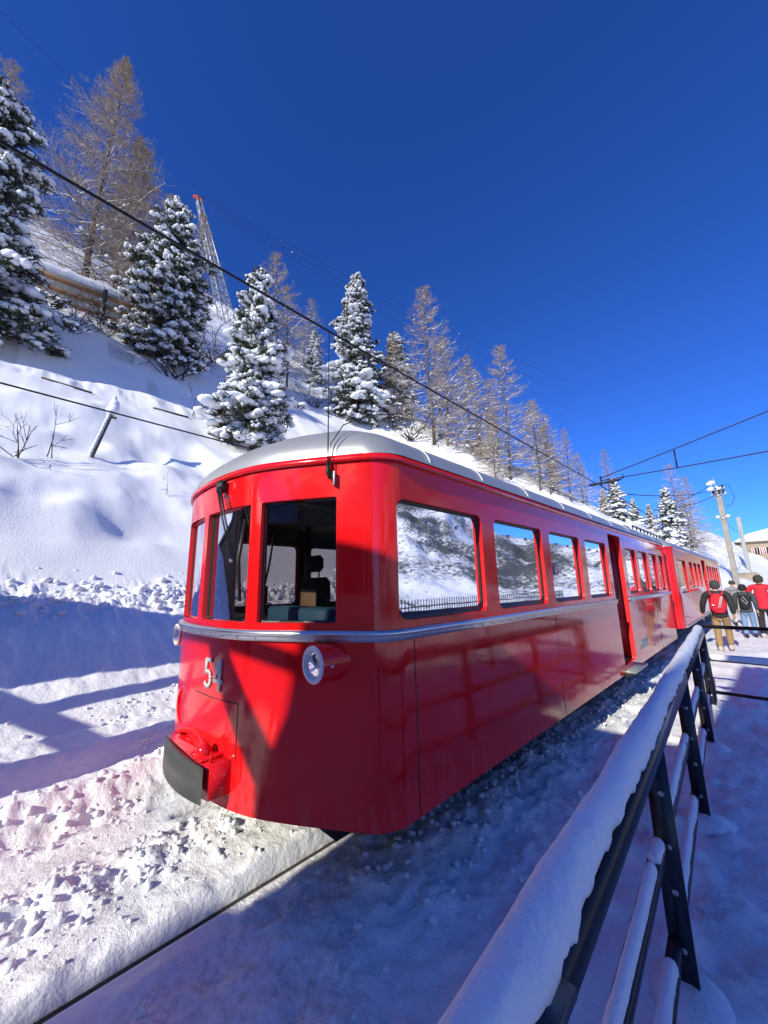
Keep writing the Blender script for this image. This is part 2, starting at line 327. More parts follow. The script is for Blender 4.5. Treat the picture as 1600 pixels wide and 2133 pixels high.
# loose clods of snow
_phi=(1+5**.5)/2
ICO=np.array([(-1,_phi,0),(1,_phi,0),(-1,-_phi,0),(1,-_phi,0),(0,-1,_phi),(0,1,_phi),(0,-1,-_phi),(0,1,-_phi),(_phi,0,-1),(_phi,0,1),(-_phi,0,-1),(-_phi,0,1)])/math.sqrt(1+_phi*_phi)
ICF=np.array([(0,11,5),(0,5,1),(0,1,7),(0,7,10),(0,10,11),(1,5,9),(5,11,4),(11,10,2),(10,7,6),(7,1,8),(3,9,4),(3,4,2),(3,2,6),(3,6,8),(3,8,9),(4,9,5),(2,4,11),(6,2,10),(8,6,7),(9,8,1)])
def subdiv(V,F):
    V=list(map(tuple,V)); mid={}; out=[]
    def m(a,b):
        k=(min(a,b),max(a,b))
        if k not in mid:
            p=(np.array(V[a])+np.array(V[b]))/2; V.append(tuple(p/np.linalg.norm(p))); mid[k]=len(V)-1
        return mid[k]
    for a,b,c in F:
        x,y,z=m(a,b),m(b,c),m(c,a); out+=[(a,x,z),(b,y,x),(c,z,y),(x,y,z)]
    return np.array(V),np.array(out)
ICO2,ICF2=subdiv(ICO,ICF)
def blobs(mb,C_,rad,rng,V0=ICO,F0=ICF,jit=.25,axis=None,mi=0):
    n=len(C_); 
    if n==0: return
    rad=np.asarray(rad,float); rad=np.broadcast_to(rad.reshape(n,-1),(n,3)); k=len(V0)
    V=V0[None]*(1+jit*(rng.random((n,k,1))*2-1))*rad[:,None]
    a=rng.random(n)*6.28 if axis is None else axis
    c,s=np.cos(a)[:,None],np.sin(a)[:,None]
    V=np.stack([V[...,0]*c-V[...,1]*s,V[...,0]*s+V[...,1]*c,V[...,2]],-1)+C_[:,None]
    mb.add(V,(F0[None]+np.arange(n)[:,None,None]*k).reshape(-1,3),mi)
rng=np.random.default_rng(4)
def scatter(n,xr,yr,test,smin,smax):
    x=rng.uniform(*xr,n); y=rng.uniform(*yr,n); p=test(x,y); k=rng.random(n)<p; x,y=x[k],y[k]
    s=smin+(smax-smin)*rng.random(len(x))**3.2
    return np.stack([x,y,macro(x,y)+detail(x,y)+s*.35],-1),np.stack([s,s*rng.uniform(.6,1,len(s)),s*rng.uniform(.5,.9,len(s))],-1)
ch=MB()
for a in [(3600,(-3.5,-2.62),(-.6,4.5),lambda x,y:np.exp(-((x+3.12)/.22)**2)*.9+.10,.005,.032),
          (3600,(-7.2,-3.75),(-1.2,3.5),lambda x,y:sstep(.42,.7,vnoise(x*2.1,y*.5,17))*.7+.05,.006,.042),
          (3600,(-12.5,-9.6),(-3,9),lambda x,y:np.exp(-((-x-10.5)/.5)**2),.012,.13),
          (2600,(-2.44,-1.2),(.6,9),lambda x,y:np.exp(-((x+1.95)/.3)**2)*sstep(1.3,2.2,y)+.05,.006,.035),
          (900,(-1.4,.5),(1,8),lambda x,y:.25+0*x,.004,.014)]:
    c,r_=scatter(*a); blobs(ch,c,r_,rng,jit=.2)
tag(ch.build('snow_clods',[M['treesnow']],smooth=True),'loose clods of ploughed snow along the track','snow',None,'stuff')

# ================================================================ TRAIN
class Shell:
    """plan outline of a car body: right side, front, left side, rear; s = running length"""
    def __init__(s,xc,hw,yF,yR,bow): s.xc,s.hw,s.yF,s.yR,s.bow=xc,hw,yF,yR,bow; s.make()
    def half(s,hw,yF):
        if s.bow:
            e=hw-.13; d=np.linspace(0,e,40); ang=np.radians(np.interp(d,[0,.35,.62,.86,1.1,1.6],[0,6,17,29,33,34])); y=yF+np.concatenate([[0],np.cumsum((np.tan(ang)[1:]+np.tan(ang)[:-1])/2*np.diff(d))]); P=list(zip(d,y))
            t0=ang[-1]; r=.13/(1-math.sin(t0)); P+=[(e+r*(math.sin(t)-math.sin(t0)),y[-1]+r*(math.cos(t0)-math.cos(t))) for t in np.linspace(t0,math.pi/2,12)[1:]]
        else:
            r=.22; P=[(d,yF+.03*(d/hw)**2*1) for d in np.linspace(0,hw-r,5)]; b=P[-1][1]
            P+=[(hw-r+r*math.sin(t),b+r-r*math.cos(t)) for t in np.linspace(0,math.pi/2,9)[1:]]
        return P
    def loop(s,inset=0.,fr=None):
        hw=s.hw-inset; H=s.half(hw,s.yF+(inset if fr is None else fr)); yR=s.yR-(inset if fr is None else fr)
        rt=[(s.xc+d,y) for d,y in H[::-1]]; lf=[(s.xc-d,y) for d,y in H[1:]]
        r=.12
        rear=[(s.xc+hw-r+r*math.sin(t),yR-r+r*math.cos(t)) for t in np.linspace(0,math.pi/2,5)]
        rearl=[(s.xc-hw+r-r*math.sin(t),yR-r+r*math.cos(t)) for t in np.linspace(math.pi/2,0,5)]
        return np.array(rear+rt+lf+rearl)
    def make(s):
        P=s.loop(); s.P=P; d=np.linalg.norm(np.diff(P,axis=0),axis=1); s.S=np.concatenate([[0],np.cumsum(d)]); s.L=s.S[-1]
        T=np.gradient(P,s.S,axis=0); T/=np.linalg.norm(T,axis=1)[:,None]; s.N=np.stack([-T[:,1],T[:,0]],-1)
        if s.N[len(P)//2][1]>0: s.N=-s.N
        s.nr=5+len(s.half(s.hw,s.yF)); s.ifr=s.nr-1   # index of the front centre
    def at(s,q,off=0.):
        x=np.interp(q,s.S,s.P[:,0]); y=np.interp(q,s.S,s.P[:,1]); nx=np.interp(q,s.S,s.N[:,0]); ny=np.interp(q,s.S,s.N[:,1]); l=np.hypot(nx,ny)
        return np.stack([x+off*nx/l,y+off*ny/l],-1)
    def nrm(s,q):
        n=np.array([np.interp(q,s.S,s.N[:,0]),np.interp(q,s.S,s.N[:,1])]); return n/np.linalg.norm(n)
    def sr(s,y): k=slice(4,s.ifr+1); return float(np.interp(-y,-s.P[k,1],s.S[k]))        # right side by y
    def sl(s,y): k=slice(s.ifr,len(s.P)-4); return float(np.interp(y,s.P[k,1],s.S[k]))    # left side by y
    def sf(s,x): k=slice(5,len(s.P)-5); return float(np.interp(-x,-s.P[k,0],s.S[k]))      # front by x
def rrect(a,b,c,d,r,n=5):
    out=[]
    for cx,cy,t0 in((b-r,d-r,0),(a+r,d-r,90),(a+r,c+r,180),(b-r,c+r,270)):
        for t in np.linspace(t0,t0+90,n): out.append((cx+r*math.cos(R(t)),cy+r*math.sin(R(t))))
    return out
def inside(p,h):
    a,b,c,d,r=h[:5]; x=max(a+r-p[0],0,p[0]-b+r); y=max(c+r-p[1],0,p[1]-d+r)
    return a<p[0]<b and c<p[1]<d and math.hypot(x,y)<r+1e-9
def shell_mesh(sh,z0,z1,holes):
    V=[];E=[]
    def loop(pts):
        b=len(V); V.extend(Vector(p) for p in pts); E.extend((b+i,b+(i+1)%len(pts)) for i in range(len(pts)))
    loop([(0,z0),(sh.L,z0),(sh.L,z1),(0,z1)])
    for q in sh.S[1:-1]: b=len(V); V.extend((Vector((q,z0)),Vector((q,z1)))); E.append((b,b+1))
    for h in holes: loop(rrect(*h[:5]))
    v,e,f,_,_,_=delaunay_2d_cdt(V,E,[],0,1e-5)
    v=np.array([tuple(p) for p in v]); F=[]
    for t in f:
        c=v[list(t)].mean(0)
        if not any(inside(c,h) for h in holes): F.append(t)
    return v,np.array(F)
def strip(sh,mb,s0,s1,z0,z1,o0,o1,mi=0):
    q=np.array([s0]+[a for a in sh.S if s0+1e-4<a<s1-1e-4]+[s1]); A=sh.at(q,o0); B=sh.at(q,o1); n=len(q)
    V=np.concatenate([np.c_[A,np.full(n,z0)],np.c_[B,np.full(n,z0)],np.c_[B,np.full(n,z1)],np.c_[A,np.full(n,z1)]]); i=np.arange(n-1); F=[]
    for a,b in((0,1),(1,2),(2,3),(3,0)): F.append(np.stack([i+a*n,i+1+a*n,i+1+b*n,i+b*n],-1))
    mb.add(V,np.concatenate(F),mi); k=mb.n-4*n; mb.F.append((np.array([[k,k+n,k+2*n,k+3*n],[k+n-1,k+4*n-1,k+3*n-1,k+2*n-1]]),mi))
def make_car(sh,z0,z1,holes,root,roofrise,roofmat='silver',dz=0):
    """holes: (s0,s1,z0,z1,r,kind); kind 'w' side pane, 'c' cab pane, 'd' doorway"""
    v,F=shell_mesh(sh,z0,z1,holes); out=np.c_[sh.at(v[:,0]),v[:,1]]
    mb=MB().add(out,F)
    TH=.075
    for h in holes:
        lp=np.array(rrect(*h[:5])); n=len(lp); A=np.c_[sh.at(lp[:,0]),lp[:,1]]; B=np.c_[sh.at(lp[:,0],-TH),lp[:,1]]; i=np.arange(n); j=(i+1)%n
        mb.add(np.concatenate([A,B]),np.stack([i,j,j+n,i+n],-1),1)
    body=mb.build('body',[M['red'],M['red2']],root); sharp(body.data,R(35))
    inn=MB().add(np.c_[sh.at(v[:,0],-TH),v[:,1]],F[:,::-1]); li=inn.build('interior_lining',[M['lining']],root)
    MB().box((sh.xc,sh.yR-.03,(z0+z1)/2),(2*sh.hw-.2,.06,z1-z0)).build('rear_wall',[M['red']],root)
    for h in holes:
        if h[5]=='d': continue
        q=np.array([h[0]-.03]+[a for a in sh.S if h[0]-.03<a<h[1]+.03]+[h[1]+.03]); P=sh.at(q,-.045); n=len(q)
        w=MB().add(np.concatenate([np.c_[P,np.full(n,h[2]-.03)],np.c_[P,np.full(n,h[3]+.03)]]),np.stack([np.arange(n-1),np.arange(1,n),np.arange(n+1,2*n),np.arange(n,2*n-1)],-1)).build('window',[M['cabglass'] if h[5] in 'cl' else M['glass']],root,smooth=True)
        a=np.array(rrect(h[0]-.004,h[1]+.004,h[2]-.004,h[3]+.004,h[4]));  gk=.022 if h[5]=='w' else .014; lo=.045 if h[5]=='w' else gk
        b=np.array(rrect(h[0]+gk,h[1]-gk,h[2]+lo,h[3]-gk,max(h[4]-.01,.01))); n=len(a); i=np.arange(n); j=(i+1)%n
        V=np.concatenate([np.c_[sh.at(a[:,0],-.036),a[:,1]],np.c_[sh.at(b[:,0],-.036),b[:,1]],np.c_[sh.at(b[:,0],-.044),b[:,1]]])
        MB().add(V,np.concatenate([np.stack([i,j,j+n,i+n],-1),np.stack([i+n,j+n,j+2*n,i+2*n],-1)])).build('frame',[M['black']],w)
        if h[5]=='w' and h[0]<sh.S[sh.ifr]:
            for t in(.3,.66):   # round catches of the sliding top light
                q=h[0]+(h[1]-h[0])*t; p=sh.at(q,-.043); nn=sh.nrm(q); MB().lathe((p[0],p[1],h[3]-.13),(nn[0],nn[1],0),[(0,.016),(.008,.016),(.012,.008)],10).build('latch',[M['chrome']],w)
    # roof: insets of the plan rising as an arch
    rb=MB(); phis=np.radians([0,6,12,20,29,39,50,61,72,82,88]); rings=[]
    for p in phis:
        ins=sh.hw*.985*(1-math.cos(p)); L=sh.loop(ins-.025*(p==0)+.0,ins*(.80 if sh.bow else .5)); rings.append(np.c_[L,np.full(len(L),z1-.004+roofrise*math.sin(p))])
    n=len(rings[0]); V=np.concatenate(rings); i=np.arange(n); j=(i+1)%n
    for k in range(len(rings)-1): rb.add(V[k*n:(k+2)*n],np.stack([i,j,j+n,i+n],-1))
    rb.poly(rings[-1],[list(range(n))])
    bm=bmesh.new(); 
    ro=rb.build('roof',[M[roofmat]],root,smooth=True)
    bm.from_mesh(ro.data); bmesh.ops.remove_doubles(bm,verts=bm.verts,dist=1e-4); bm.to_mesh(ro.data); bm.free(); sharp(ro.data,R(50))
    gut=MB(); strip(sh,gut,sh.S[4],sh.S[-5],z1-.055,z1-.012,.0,.022); gut.build('gutter',[M['red']],root)
    return body,ro,rings
def ribs(sh,root,ys,z1,roofrise):
    for y in ys:
        P=[]
        for p in np.radians(np.linspace(2,178,36)): P.append((sh.xc+sh.hw*(.985*math.cos(p)+(.016 if math.cos(p)>0 else -.016)),y,z1-.004+roofrise*math.sin(p)+.004))
        P=np.array(P); w=np.array([0,.009,0]); o=np.array([(sh.P[:,0].mean(),0,0)])*0
        up=np.stack([np.cos(np.radians(np.linspace(2,178,36)))*.006,np.zeros(36),np.sin(np.radians(np.linspace(2,178,36)))*.006],-1)
        V=np.concatenate([P-w,P-w+up,P+w+up,P+w]); n=36; i=np.arange(n-1)
        MB().add(V,np.concatenate([np.stack([i+a*n,i+1+a*n,i+1+b*n,i+b*n],-1) for a,b in((0,1),(1,2),(2,3))])).build('roof_rib',[M['white'] if y<6 else M['silver']],root)
def doorway(sh,root,y0,y1,z0,z1,depth=.62,side=1):
    xs_=sh.xc+side*(sh.hw-.076)
    mb=MB(); mb.box((xs_-depth/2,y1+.012,(z0+z1)/2),(depth,.024,z1-z0)); mb.build('door_jamb',[M['red2']],root)
    mb=MB(); mb.box((xs_-depth/2,y0-.012,(z0+z1)/2),(depth,.024,z1-z0)); mb.build('door_jamb',[M['red2']],root)
    MB().box((xs_-depth/2,(y0+y1)/2,z0-.02),(depth,y1-y0,.04)).build('door_floor',[M['under']],root)
    MB().box((xs_-depth,(y0+y1)/2,(z0+z1)/2),(.03,y1-y0+.04,z1-z0)).build('inner_door',[M['lining']],root)
    st=MB().box((sh.xc+sh.hw+.02,(y0+y1)/2,z0-.075),(.22,y1-y0+.10,.03)); st.build('door_step',[M['plate']],root); MB().box((sh.xc+sh.hw-.03,(y0+y1)/2,z0-.115),(.20,y1-y0+.06,.05)).build('step_box',[M['under']],root)
    hr=MB(); x=xs_-.04; hr.tube([(x,y1-.02,z0+1.75),(x,y1-.09,z0+1.72),(x-.0,y1-.09,z0+.95),(x,y1-.02,z0+.92)],.014,8); hr.build('grab_rail',[M['chrome']],root,smooth=True)

XC,HW,Z0,Z1=-3.15,1.50,.45,2.69
car1=empty('rail_car',(0,0,0),0,'red railcar numbered 54 with silver roof at the head of the train','rail car')
S1=Shell(XC,HW,1.08,11.55,True)
WY=[(1.77,2.84),(3.05,4.10),(4.30,5.30),(5.52,6.50),(7.62,8.42),(8.60,9.42),(9.60,10.40),(10.58,11.2)]
H=[]
for a,b in WY:
    H.append((S1.sr(b),S1.sr(a),1.585,2.385,.07,'w')); H.append((S1.sl(a),S1.sl(b),1.585,2.385,.07,'l'))
H.append((S1.sr(7.40),S1.sr(6.68),.56,2.56,.02,'d'))
for a,b in((-1.93,-2.42),(-2.515,-3.105),(-3.195,-3.785),(-3.88,-4.37)):
    H.append((S1.sf(a),S1.sf(b),1.58,2.40,.015,'c'))
body1,roof1,rings1=make_car(S1,Z0,Z1,H,car1,.45)
ribs(S1,car1,[2.16,2.92,3.86,4.9,6.0,7.1,8.2,9.4,10.6],Z1,.45)
doorway(S1,car1,6.68,7.40,.56,2.56)
# belt moulding, interrupted by the doorway
for a,b in((0.15,S1.sr(7.42)),(S1.sr(6.66),S1.L-.15)):
    m=MB(); strip(S1,m,a,b,1.468,1.535,-.004,.022); strip(S1,m,a,b,1.50,1.531,.018,.033); m.build('belt_moulding',[M['alu']],car1)
q=S1.S[6]; m=MB()
for k in range(60):
    q=S1.sr(6.4)+k*.16
    if q>S1.sf(-4.3): break
    p=S1.at(q,.022); nn=S1.nrm(q); m.lathe((p[0],p[1],1.484),(nn[0],nn[1],0),[(0,.006),(.004,.005)],6)
m.build('belt_rivets',[M['alu']],car1)['kind']='stuff'
m=MB(); strip(S1,m,S1.sr(7.66),S1.sr(7.42)+.0,1.462,1.545,.0,.04); m.build('belt_end_cap',[M['alu']],car1)
# panel seams on the side and the hatch in the front
for y in(1.90,4.25,9.63):
    m=MB(); strip(S1,m,S1.sr(y+.004),S1.sr(y-.004),Z0+.01,1.46,-.002,.0015); m.build('panel_seam',[M['under']],car1)
m=MB()
for a,b,c,d in((-2.535,-2.541,.74,1.07),(-2.535,-3.11,1.064,1.07)): strip(S1,m,S1.sf(a),S1.sf(b),c,d,-.002,.0015)
m.build('hatch_seam',[M['under']],car1)
m=MB(); strip(S1,m,S1.sr(8.35),S1.sr(7.75),.66,.80,-.001,.004); m.build('data_plate',[M['plate']],car1)
# headlights
def headlight(x):
    yb=float(S1.at(S1.sf(x))[1]); y0=1.335 if x>XC else 1.30
    h=MB().lathe((x,yb+.22,1.352),(0,-1,0),[(0,.113),(yb+.22-y0-.012,.112),(yb+.22-y0,.110),(yb+.22-y0,.10),(yb+.22-y0-.03,.098)],28).build('headlight',[M['red']],car1); sharp(h.data,R(40))
    MB().lathe((x,y0+.004,1.352),(0,-1,0),[(0,.108),(.012,.106),(.014,.082),(-.02,.078)],28).build('rim',[M['white']],h,smooth=False)
    MB().lathe((x,y0+.05,1.352),(0,-1,0),[(-.06,.01),(-.03,.055),(.02,.080)],24).build('reflector',[M['chrome']],h,smooth=True)
    l=MB()
    for k in range(7):
        a=k*math.pi/3; r=.0 if k==6 else .045; l.lathe((x+r*math.cos(a),y0+.055,1.352+r*math.sin(a)),(0,-1,0),[(0,.017),(.018,.019),(.024,.012)],10)
    l.build('led_cluster',[M['chrome']],h,smooth=True)
    MB().lathe((x,y0+.012,1.352),(0,-1,0),[(0,.080),(.010,.066),(.016,.04),(.018,.004)],24).build('lens',[M['lens']],h,smooth=True)
    MB().box((x+.118,y0+.05,1.352),(.03,.02,.012)).build('clip',[M['chrome']],h)
for x in(-1.96,-4.41): headlight(x)
# raised metal digits 5 and 4 on the front
def digit(strokes,xa,w):
    m=MB()
    for (x0,z0_),(x1,z1_) in strokes:
        a=np.array([xa-x0*0+0,0]); A=[];
        d=np.array([x1-x0,z1_-z0_]); L=np.linalg.norm(d); d/=L; nrm=np.array([-d[1],d[0]])*w/2; e=d*w/2*0
        C_=[np.array([x0,z0_])-e-nrm,np.array([x1,z1_])+e-nrm,np.array([x1,z1_])+e+nrm,np.array([x0,z0_])-e+nrm]
        V=[]
        for off in(.002,.013):
            for c in C_:
                p=S1.at(S1.sf(xa+c[0]),off); V.append((p[0],p[1],c[1]))
        m.poly(V,[[3,2,1,0],[4,5,6,7],[0,1,5,4],[1,2,6,5],[2,3,7,6],[3,0,4,7]])
    return m.build('digit',[M['digit']],car1)
zb=1.118; w=.027
arc=[(.048+.046*math.cos(t),zb+.064+.052*math.sin(t)) for t in np.radians(np.linspace(130,-150,12))]
five=[((.012,zb+.190),(.098,zb+.190)),((.020,zb+.19),(.020,zb+.098)),((.012,zb+.107),(.05,zb+.113))]+[(arc[k],arc[k+1]) for k in range(2,len(arc)-1)]
d5=digit(five,-2.955,w); d5['label']='raised silver digit five'
four=[((.078,zb+.0),(.078,zb+.205)),((.078,zb+.20),(.008,zb+.072)),((.002,zb+.064),(.112,zb+.064))]
d4=digit(four,-2.815,w); d4['label']='raised silver digit four'
# centre buffer box with grey rubber face and a red coupling link
cbx=-3.02
def arcbox(m,x0,x1,za,zb_,yf,yb,bul,n=12):
    X_=np.linspace(x0,x1,n); c=(x0+x1)/2; yy=yf+bul*((X_-c)/((x1-x0)/2))**2; V=[]
    for z in(za,zb_):
        for yv in(yy,np.full(n,yb)): V.append(np.c_[X_,yv,np.full(n,z)])
    V=np.concatenate(V); i=np.arange(n-1); F=[]
    for a,b in((0,2),(2,3),(3,1),(1,0)): F.append(np.stack([i+a*n,i+1+a*n,i+1+b*n,i+b*n],-1))
    m.add(V,np.concatenate(F)); k=m.n-4*n; m.F.append((np.array([[k,k+2*n,k+3*n,k+n],[k+n-1,k+2*n-1,k+4*n-1,k+3*n-1]]),0)); return m
bx=arcbox(MB(),-3.37,-2.57,.545,.735,.955,1.20,.055).build('buffer_box',[M['red']],car1)
arcbox(MB(),-3.365,-2.575,.535,.738,.915,.97,.055,14).build('buffer_face',[M['buffer']],bx)
t=np.linspace(0,1,16); lk=np.c_[-3.30+.56*t,1.03+.06*np.sin(t*3.1),.755+.035*np.sin((t*1.15+.1)*3.0)]
lk=MB().tube(np.r_[[(-3.30,1.10,.74)],lk,[(-2.74,1.10,.745)]],.02,8).build('coupling_link',[M['red']],bx,smooth=True)
MB().lathe((-2.74,1.03,.73),(0,0,1),[(0,.055),(.05,.05),(.085,.035),(.10,.0)],12).build('pin_boss',[M['red']],bx)
MB().box((-2.74,1.06,.748),(.18,.17,.02),bev=.005).build('base_plate',[M['red']],bx)
MB().tube([(-2.62,1.03,.735),(-2.62,1.03,.80)],[.012,.003],6).build('spike',[M['red']],bx)
# round socket left of the hatch
p=S1.at(S1.sf(-3.40)); so=MB().lathe((-3.40,p[1]+.03,.90),(0,-1,0),[(0,.15),(.028,.15),(.034,.143),(.034,.125),(.0,.12)],24).build('socket_ring',[M['red']],car1); sharp(so.data,R(40))
MB().lathe((-3.40,p[1]+.02,.90),(0,-1,0),[(-.01,.122),(-.004,.122)],24).build('socket_shade',[M['under']],so)  # dark disc painted in for the shade inside the hollow socket
# wipers
def wpt(x,z,off): p=S1.at(S1.sf(x),off); return (p[0],p[1],z)
for dx in(0,):
    x=-2.84-dx*2.1
    wp=MB()
    for e in(0,.035): wp.box(wpt(x+e,2.575,.04),(.03,.05,.09)); wp.tube([wpt(x+e,2.57,.06),wpt(x+e+.11,2.33,.075),wpt(x+.24+e*.5,2.0,.06)],[.011,.007,.006],6)
    wo=wp.build('wiper',[M['black']],car1)
    MB().tube([wpt(x+.30,2.29,.022),wpt(x+.285,2.0,.05),wpt(x+.29,1.72,.022)],[.012,.016,.012],6).build('blade',[M['black']],wo)
    MB().lathe(wpt(x+.245,2.0,.05),(0,-1,0),[(0,.012),(.03,.012)],8).build('knuckle',[M['chrome']],wo)
# aerials
pl=S1.at(S1.sf(-1.94),.0); an=MB().box((pl[0],pl[1]-.008,2.52),(.075,.012,.09),rot=Matrix.Rotation(-.62,3,'Z')).build('aerial_plate',[M['white']],car1)
MB().tube([(pl[0],pl[1]-.03,2.52),(pl[0]-.01,pl[1]-.05,2.56),(pl[0]-.012,pl[1]-.05,2.64)],[.018,.016,.012],8).tube([(pl[0]-.012,pl[1]-.05,2.64),(pl[0]-.012,pl[1]-.05,3.62)],[.005,.003],6).build('whip_aerial',[M['wire']],an)
sp=[(pl[0]+.01,pl[1]-.04,2.54)]+[(pl[0]+.012,pl[1]-.045+.0*k,2.56+.1*k) for k in range(1,3)]+[(pl[0]+.03,pl[1]+.05,2.92),(pl[0]+.06,pl[1]+.28,3.06),(pl[0]+.10,pl[1]+.6,3.16)]
MB().tube(sp,.004,6).build('aerial_cable',[M['wire']],an)
# skirting edge, floor, ceiling, underframe, wheels
MB().box((XC,6.55,.56),(2.82,9.6,.04)).build('floor',[M['under']],car1)
MB().box((XC,6.6,2.62),(2.7,9.5,.03)).build('ceiling',[M['lining']],car1)
MB().box((XC,6.4,.36),(1.9,9.4,.34)).build('underframe',[M['under']],car1)
def wheelset(root,y,rad=.36,z=None):
    for sx in(-1,1):
        MB().lathe((XC+.06+sx*.57-.05*sx,y,rad-.04),(sx,0,0),[(0,rad+.02),(.02,rad+.02),(.022,rad),(.11,rad-.01),(.112,rad*.7),(.08,rad*.66),(.08,.12),(.13,.09),(.13,0.0)],24).build('wheel',[M['under']],root)
for y in(2.9,4.7,8.4,10.2): wheelset(car1,y)
# seats inside
for k in range(9):
    for sx in(-1,1):
        y=3.6+k*.84+(0 if k<4 else .5)
        se=MB().box((XC+sx*.88,y,1.02),(.9,.42,.1),bev=.03).build('bench_seat',[M['seat']],car1)
        MB().box((XC+sx*.88,y+.24,1.35),(.9,.09,.72),bev=.03).build('seat_back',[M['seat']],se)
# driver's cab
DX,DY=-3.45,2.35
dc=MB().box((DX,DY,1.60),(.50,.13,.62),bev=.05).box((DX,DY-.22,1.22),(.48,.44,.11),bev=.04).box((DX,DY-.2,.9),(.12,.12,.6)).build('driver_seat',[M['seatblack']],car1)
MB().box((DX,DY,2.06),(.27,.10,.18),bev=.04).build('headrest',[M['seatblack']],dc); MB().box((DX,DY-.07,1.56),(.30,.02,.46),bev=.01).build('seat_panel',[M['tan']],dc)
for sx in(-.08,.08): MB().tube([(DX+sx,DY,1.9),(DX+sx,DY,2.0)],.009,6).build('headrest_post',[M['chrome']],dc)
co=MB().box((-2.50,1.62,1.54),(.86,.18,.24),bev=.02).build('console',[M['bluebox']],car1); MB().lathe((-2.06,1.62,1.57),(1,0,0),[(0,.06),(.02,.06)],16).build('console_dial',[M['white']],co)
MB().box((-3.6,1.55,1.36),(1.3,.4,.4),bev=.03).build('dashboard',[M['lining']],car1)
hwz=MB().tube([(-4.0+.13*math.cos(t),1.5+.05*math.sin(t),1.62+.12*math.sin(t)) for t in np.linspace(0,2*math.pi,20)],.013,8).tube([(-4.13,1.5,1.62),(-3.87,1.5,1.62)],.01,6).tube([(-4.0,1.5,1.5),(-4.0,1.5,1.72)],.01,6).build('brake_wheel',[M['tan']],car1)
MB().tube([(-2.80,1.5,2.25),(-2.86,1.5,2.0),(-2.93,1.5,1.82)],.010,6).box((-2.94,1.5,1.75),(.07,.05,.15),bev=.01).build('radio_handset',[M['black']],car1)
for z in(2.1,): 
    for sx in(-1.05,-.35,.5,1.15): MB().box((XC+sx,2.75,1.62),(.07,.05,2.05)).build('cab_partition_post',[M['lining']],car1)
# no-smoking sticker in the third side window
y=4.50;xp=XC+HW-.034; st=MB(); r=.066; zc=1.95
ro_=[(xp+.004,y+r*math.cos(t),zc+r*math.sin(t)) for t in np.linspace(0,2*math.pi,29)[:-1]]; ri_=[(xp+.004,y+r*.78*math.cos(t),zc+r*.78*math.sin(t)) for t in np.linspace(0,2*math.pi,29)[:-1]]
i=np.arange(28); st.add(ro_+ri_,np.stack([i,(i+1)%28,(i+1)%28+28,i+28],-1)); st.add([(xp+.005,y-.043,zc+.035),(xp+.005,y-.035,zc+.043),(xp+.005,y+.043,zc-.035),(xp+.005,y+.035,zc-.043)],np.array([[0,1,2,3]]))
dk=MB().lathe((xp,y,zc),(1,0,0),[(0,r),(.002,r)],28).build('no_smoking_sticker',[M['white']],car1); st.build('red_ring',[M['signred']],dk)
# ---- second car
car2=empty('rail_car',(0,0,0),0,'red railcar with roof rack coupled behind the leading car','rail car')
XC2=-3.08; S2=Shell(XC2,1.53,11.9,26.3,False)
H=[]
for a,b,z in((12.55,14.1,1.45),(14.75,15.6,1.58),(15.85,16.7,1.58),(16.95,17.8,1.58),(19.9,20.75,1.58),(21.0,21.85,1.58),(22.1,22.95,1.58),(23.2,24.05,1.58),(24.3,25.2,1.58)):
    H.append((S2.sr(b),S2.sr(a),z,2.36,.06,'w')); H.append((S2.sl(a),S2.sl(b),z,2.36,.06,'w'))
H.append((S2.sr(19.5),S2.sr(18.3),.66,2.54,.02,'d'))
for a,b in((-1.9,-2.6),(-2.75,-3.4),(-3.55,-4.25)): H.append((S2.sf(a),S2.sf(b),1.58,2.36,.05,'c'))
make_car(S2,.62,2.67,H,car2,.42)
doorway(S2,car2,18.3,19.5,.66,2.54,.7)
m=MB(); strip(S2,m,S2.sr(26.0),S2.sr(19.55),1.47,1.52,-.004,.02); strip(S2,m,S2.sr(18.25),S2.sr(14.3),1.47,1.52,-.004,.02); m.build('belt_moulding',[M['red']],car2)
m=MB(); strip(S2,m,S2.sr(26.0),S2.sr(19.55),.62,.66,-.004,.025); strip(S2,m,S2.sr(18.25),S2.sr(12.3),.62,.66,-.004,.025); m.build('skirt_trim',[M['alu']],car2)
MB().box((XC2,19.1,.5),(2.0,13.4,.3)).build('underframe',[M['under']],car2)
MB().box((XC2,19.1,.70),(2.86,13.6,.04)).build('floor',[M['under']],car2); MB().box((XC2,19.1,2.58),(2.8,13.6,.03)).build('ceiling',[M['lining']],car2)
for y in(13.4,15.2,22.9,24.7): wheelset(car2,y)
for y in(13.0,14.3,15.6,22.5,23.8,25.1):
    for sx in(-1,1): MB().box((XC2+sx*.98,y,.42),(.12,.5,.22),bev=.02).tube([(XC2+sx*1.02,y,.3),(XC2+sx*1.02,y,.6)],.05,8).build('bogie_spring',[M['under']],car2)
for k in range(9):
    for sx in(-1,1):
        y=14.6+k*1.15
        if 17.9<y<19.8: continue
        se=MB().box((XC2+sx*.9,y,1.05),(.9,.42,.1),bev=.03).build('bench_seat',[M['seat']],car2); MB().box((XC2+sx*.9,y+.24,1.35),(.9,.09,.7),bev=.03).build('seat_back',[M['seat']],se)
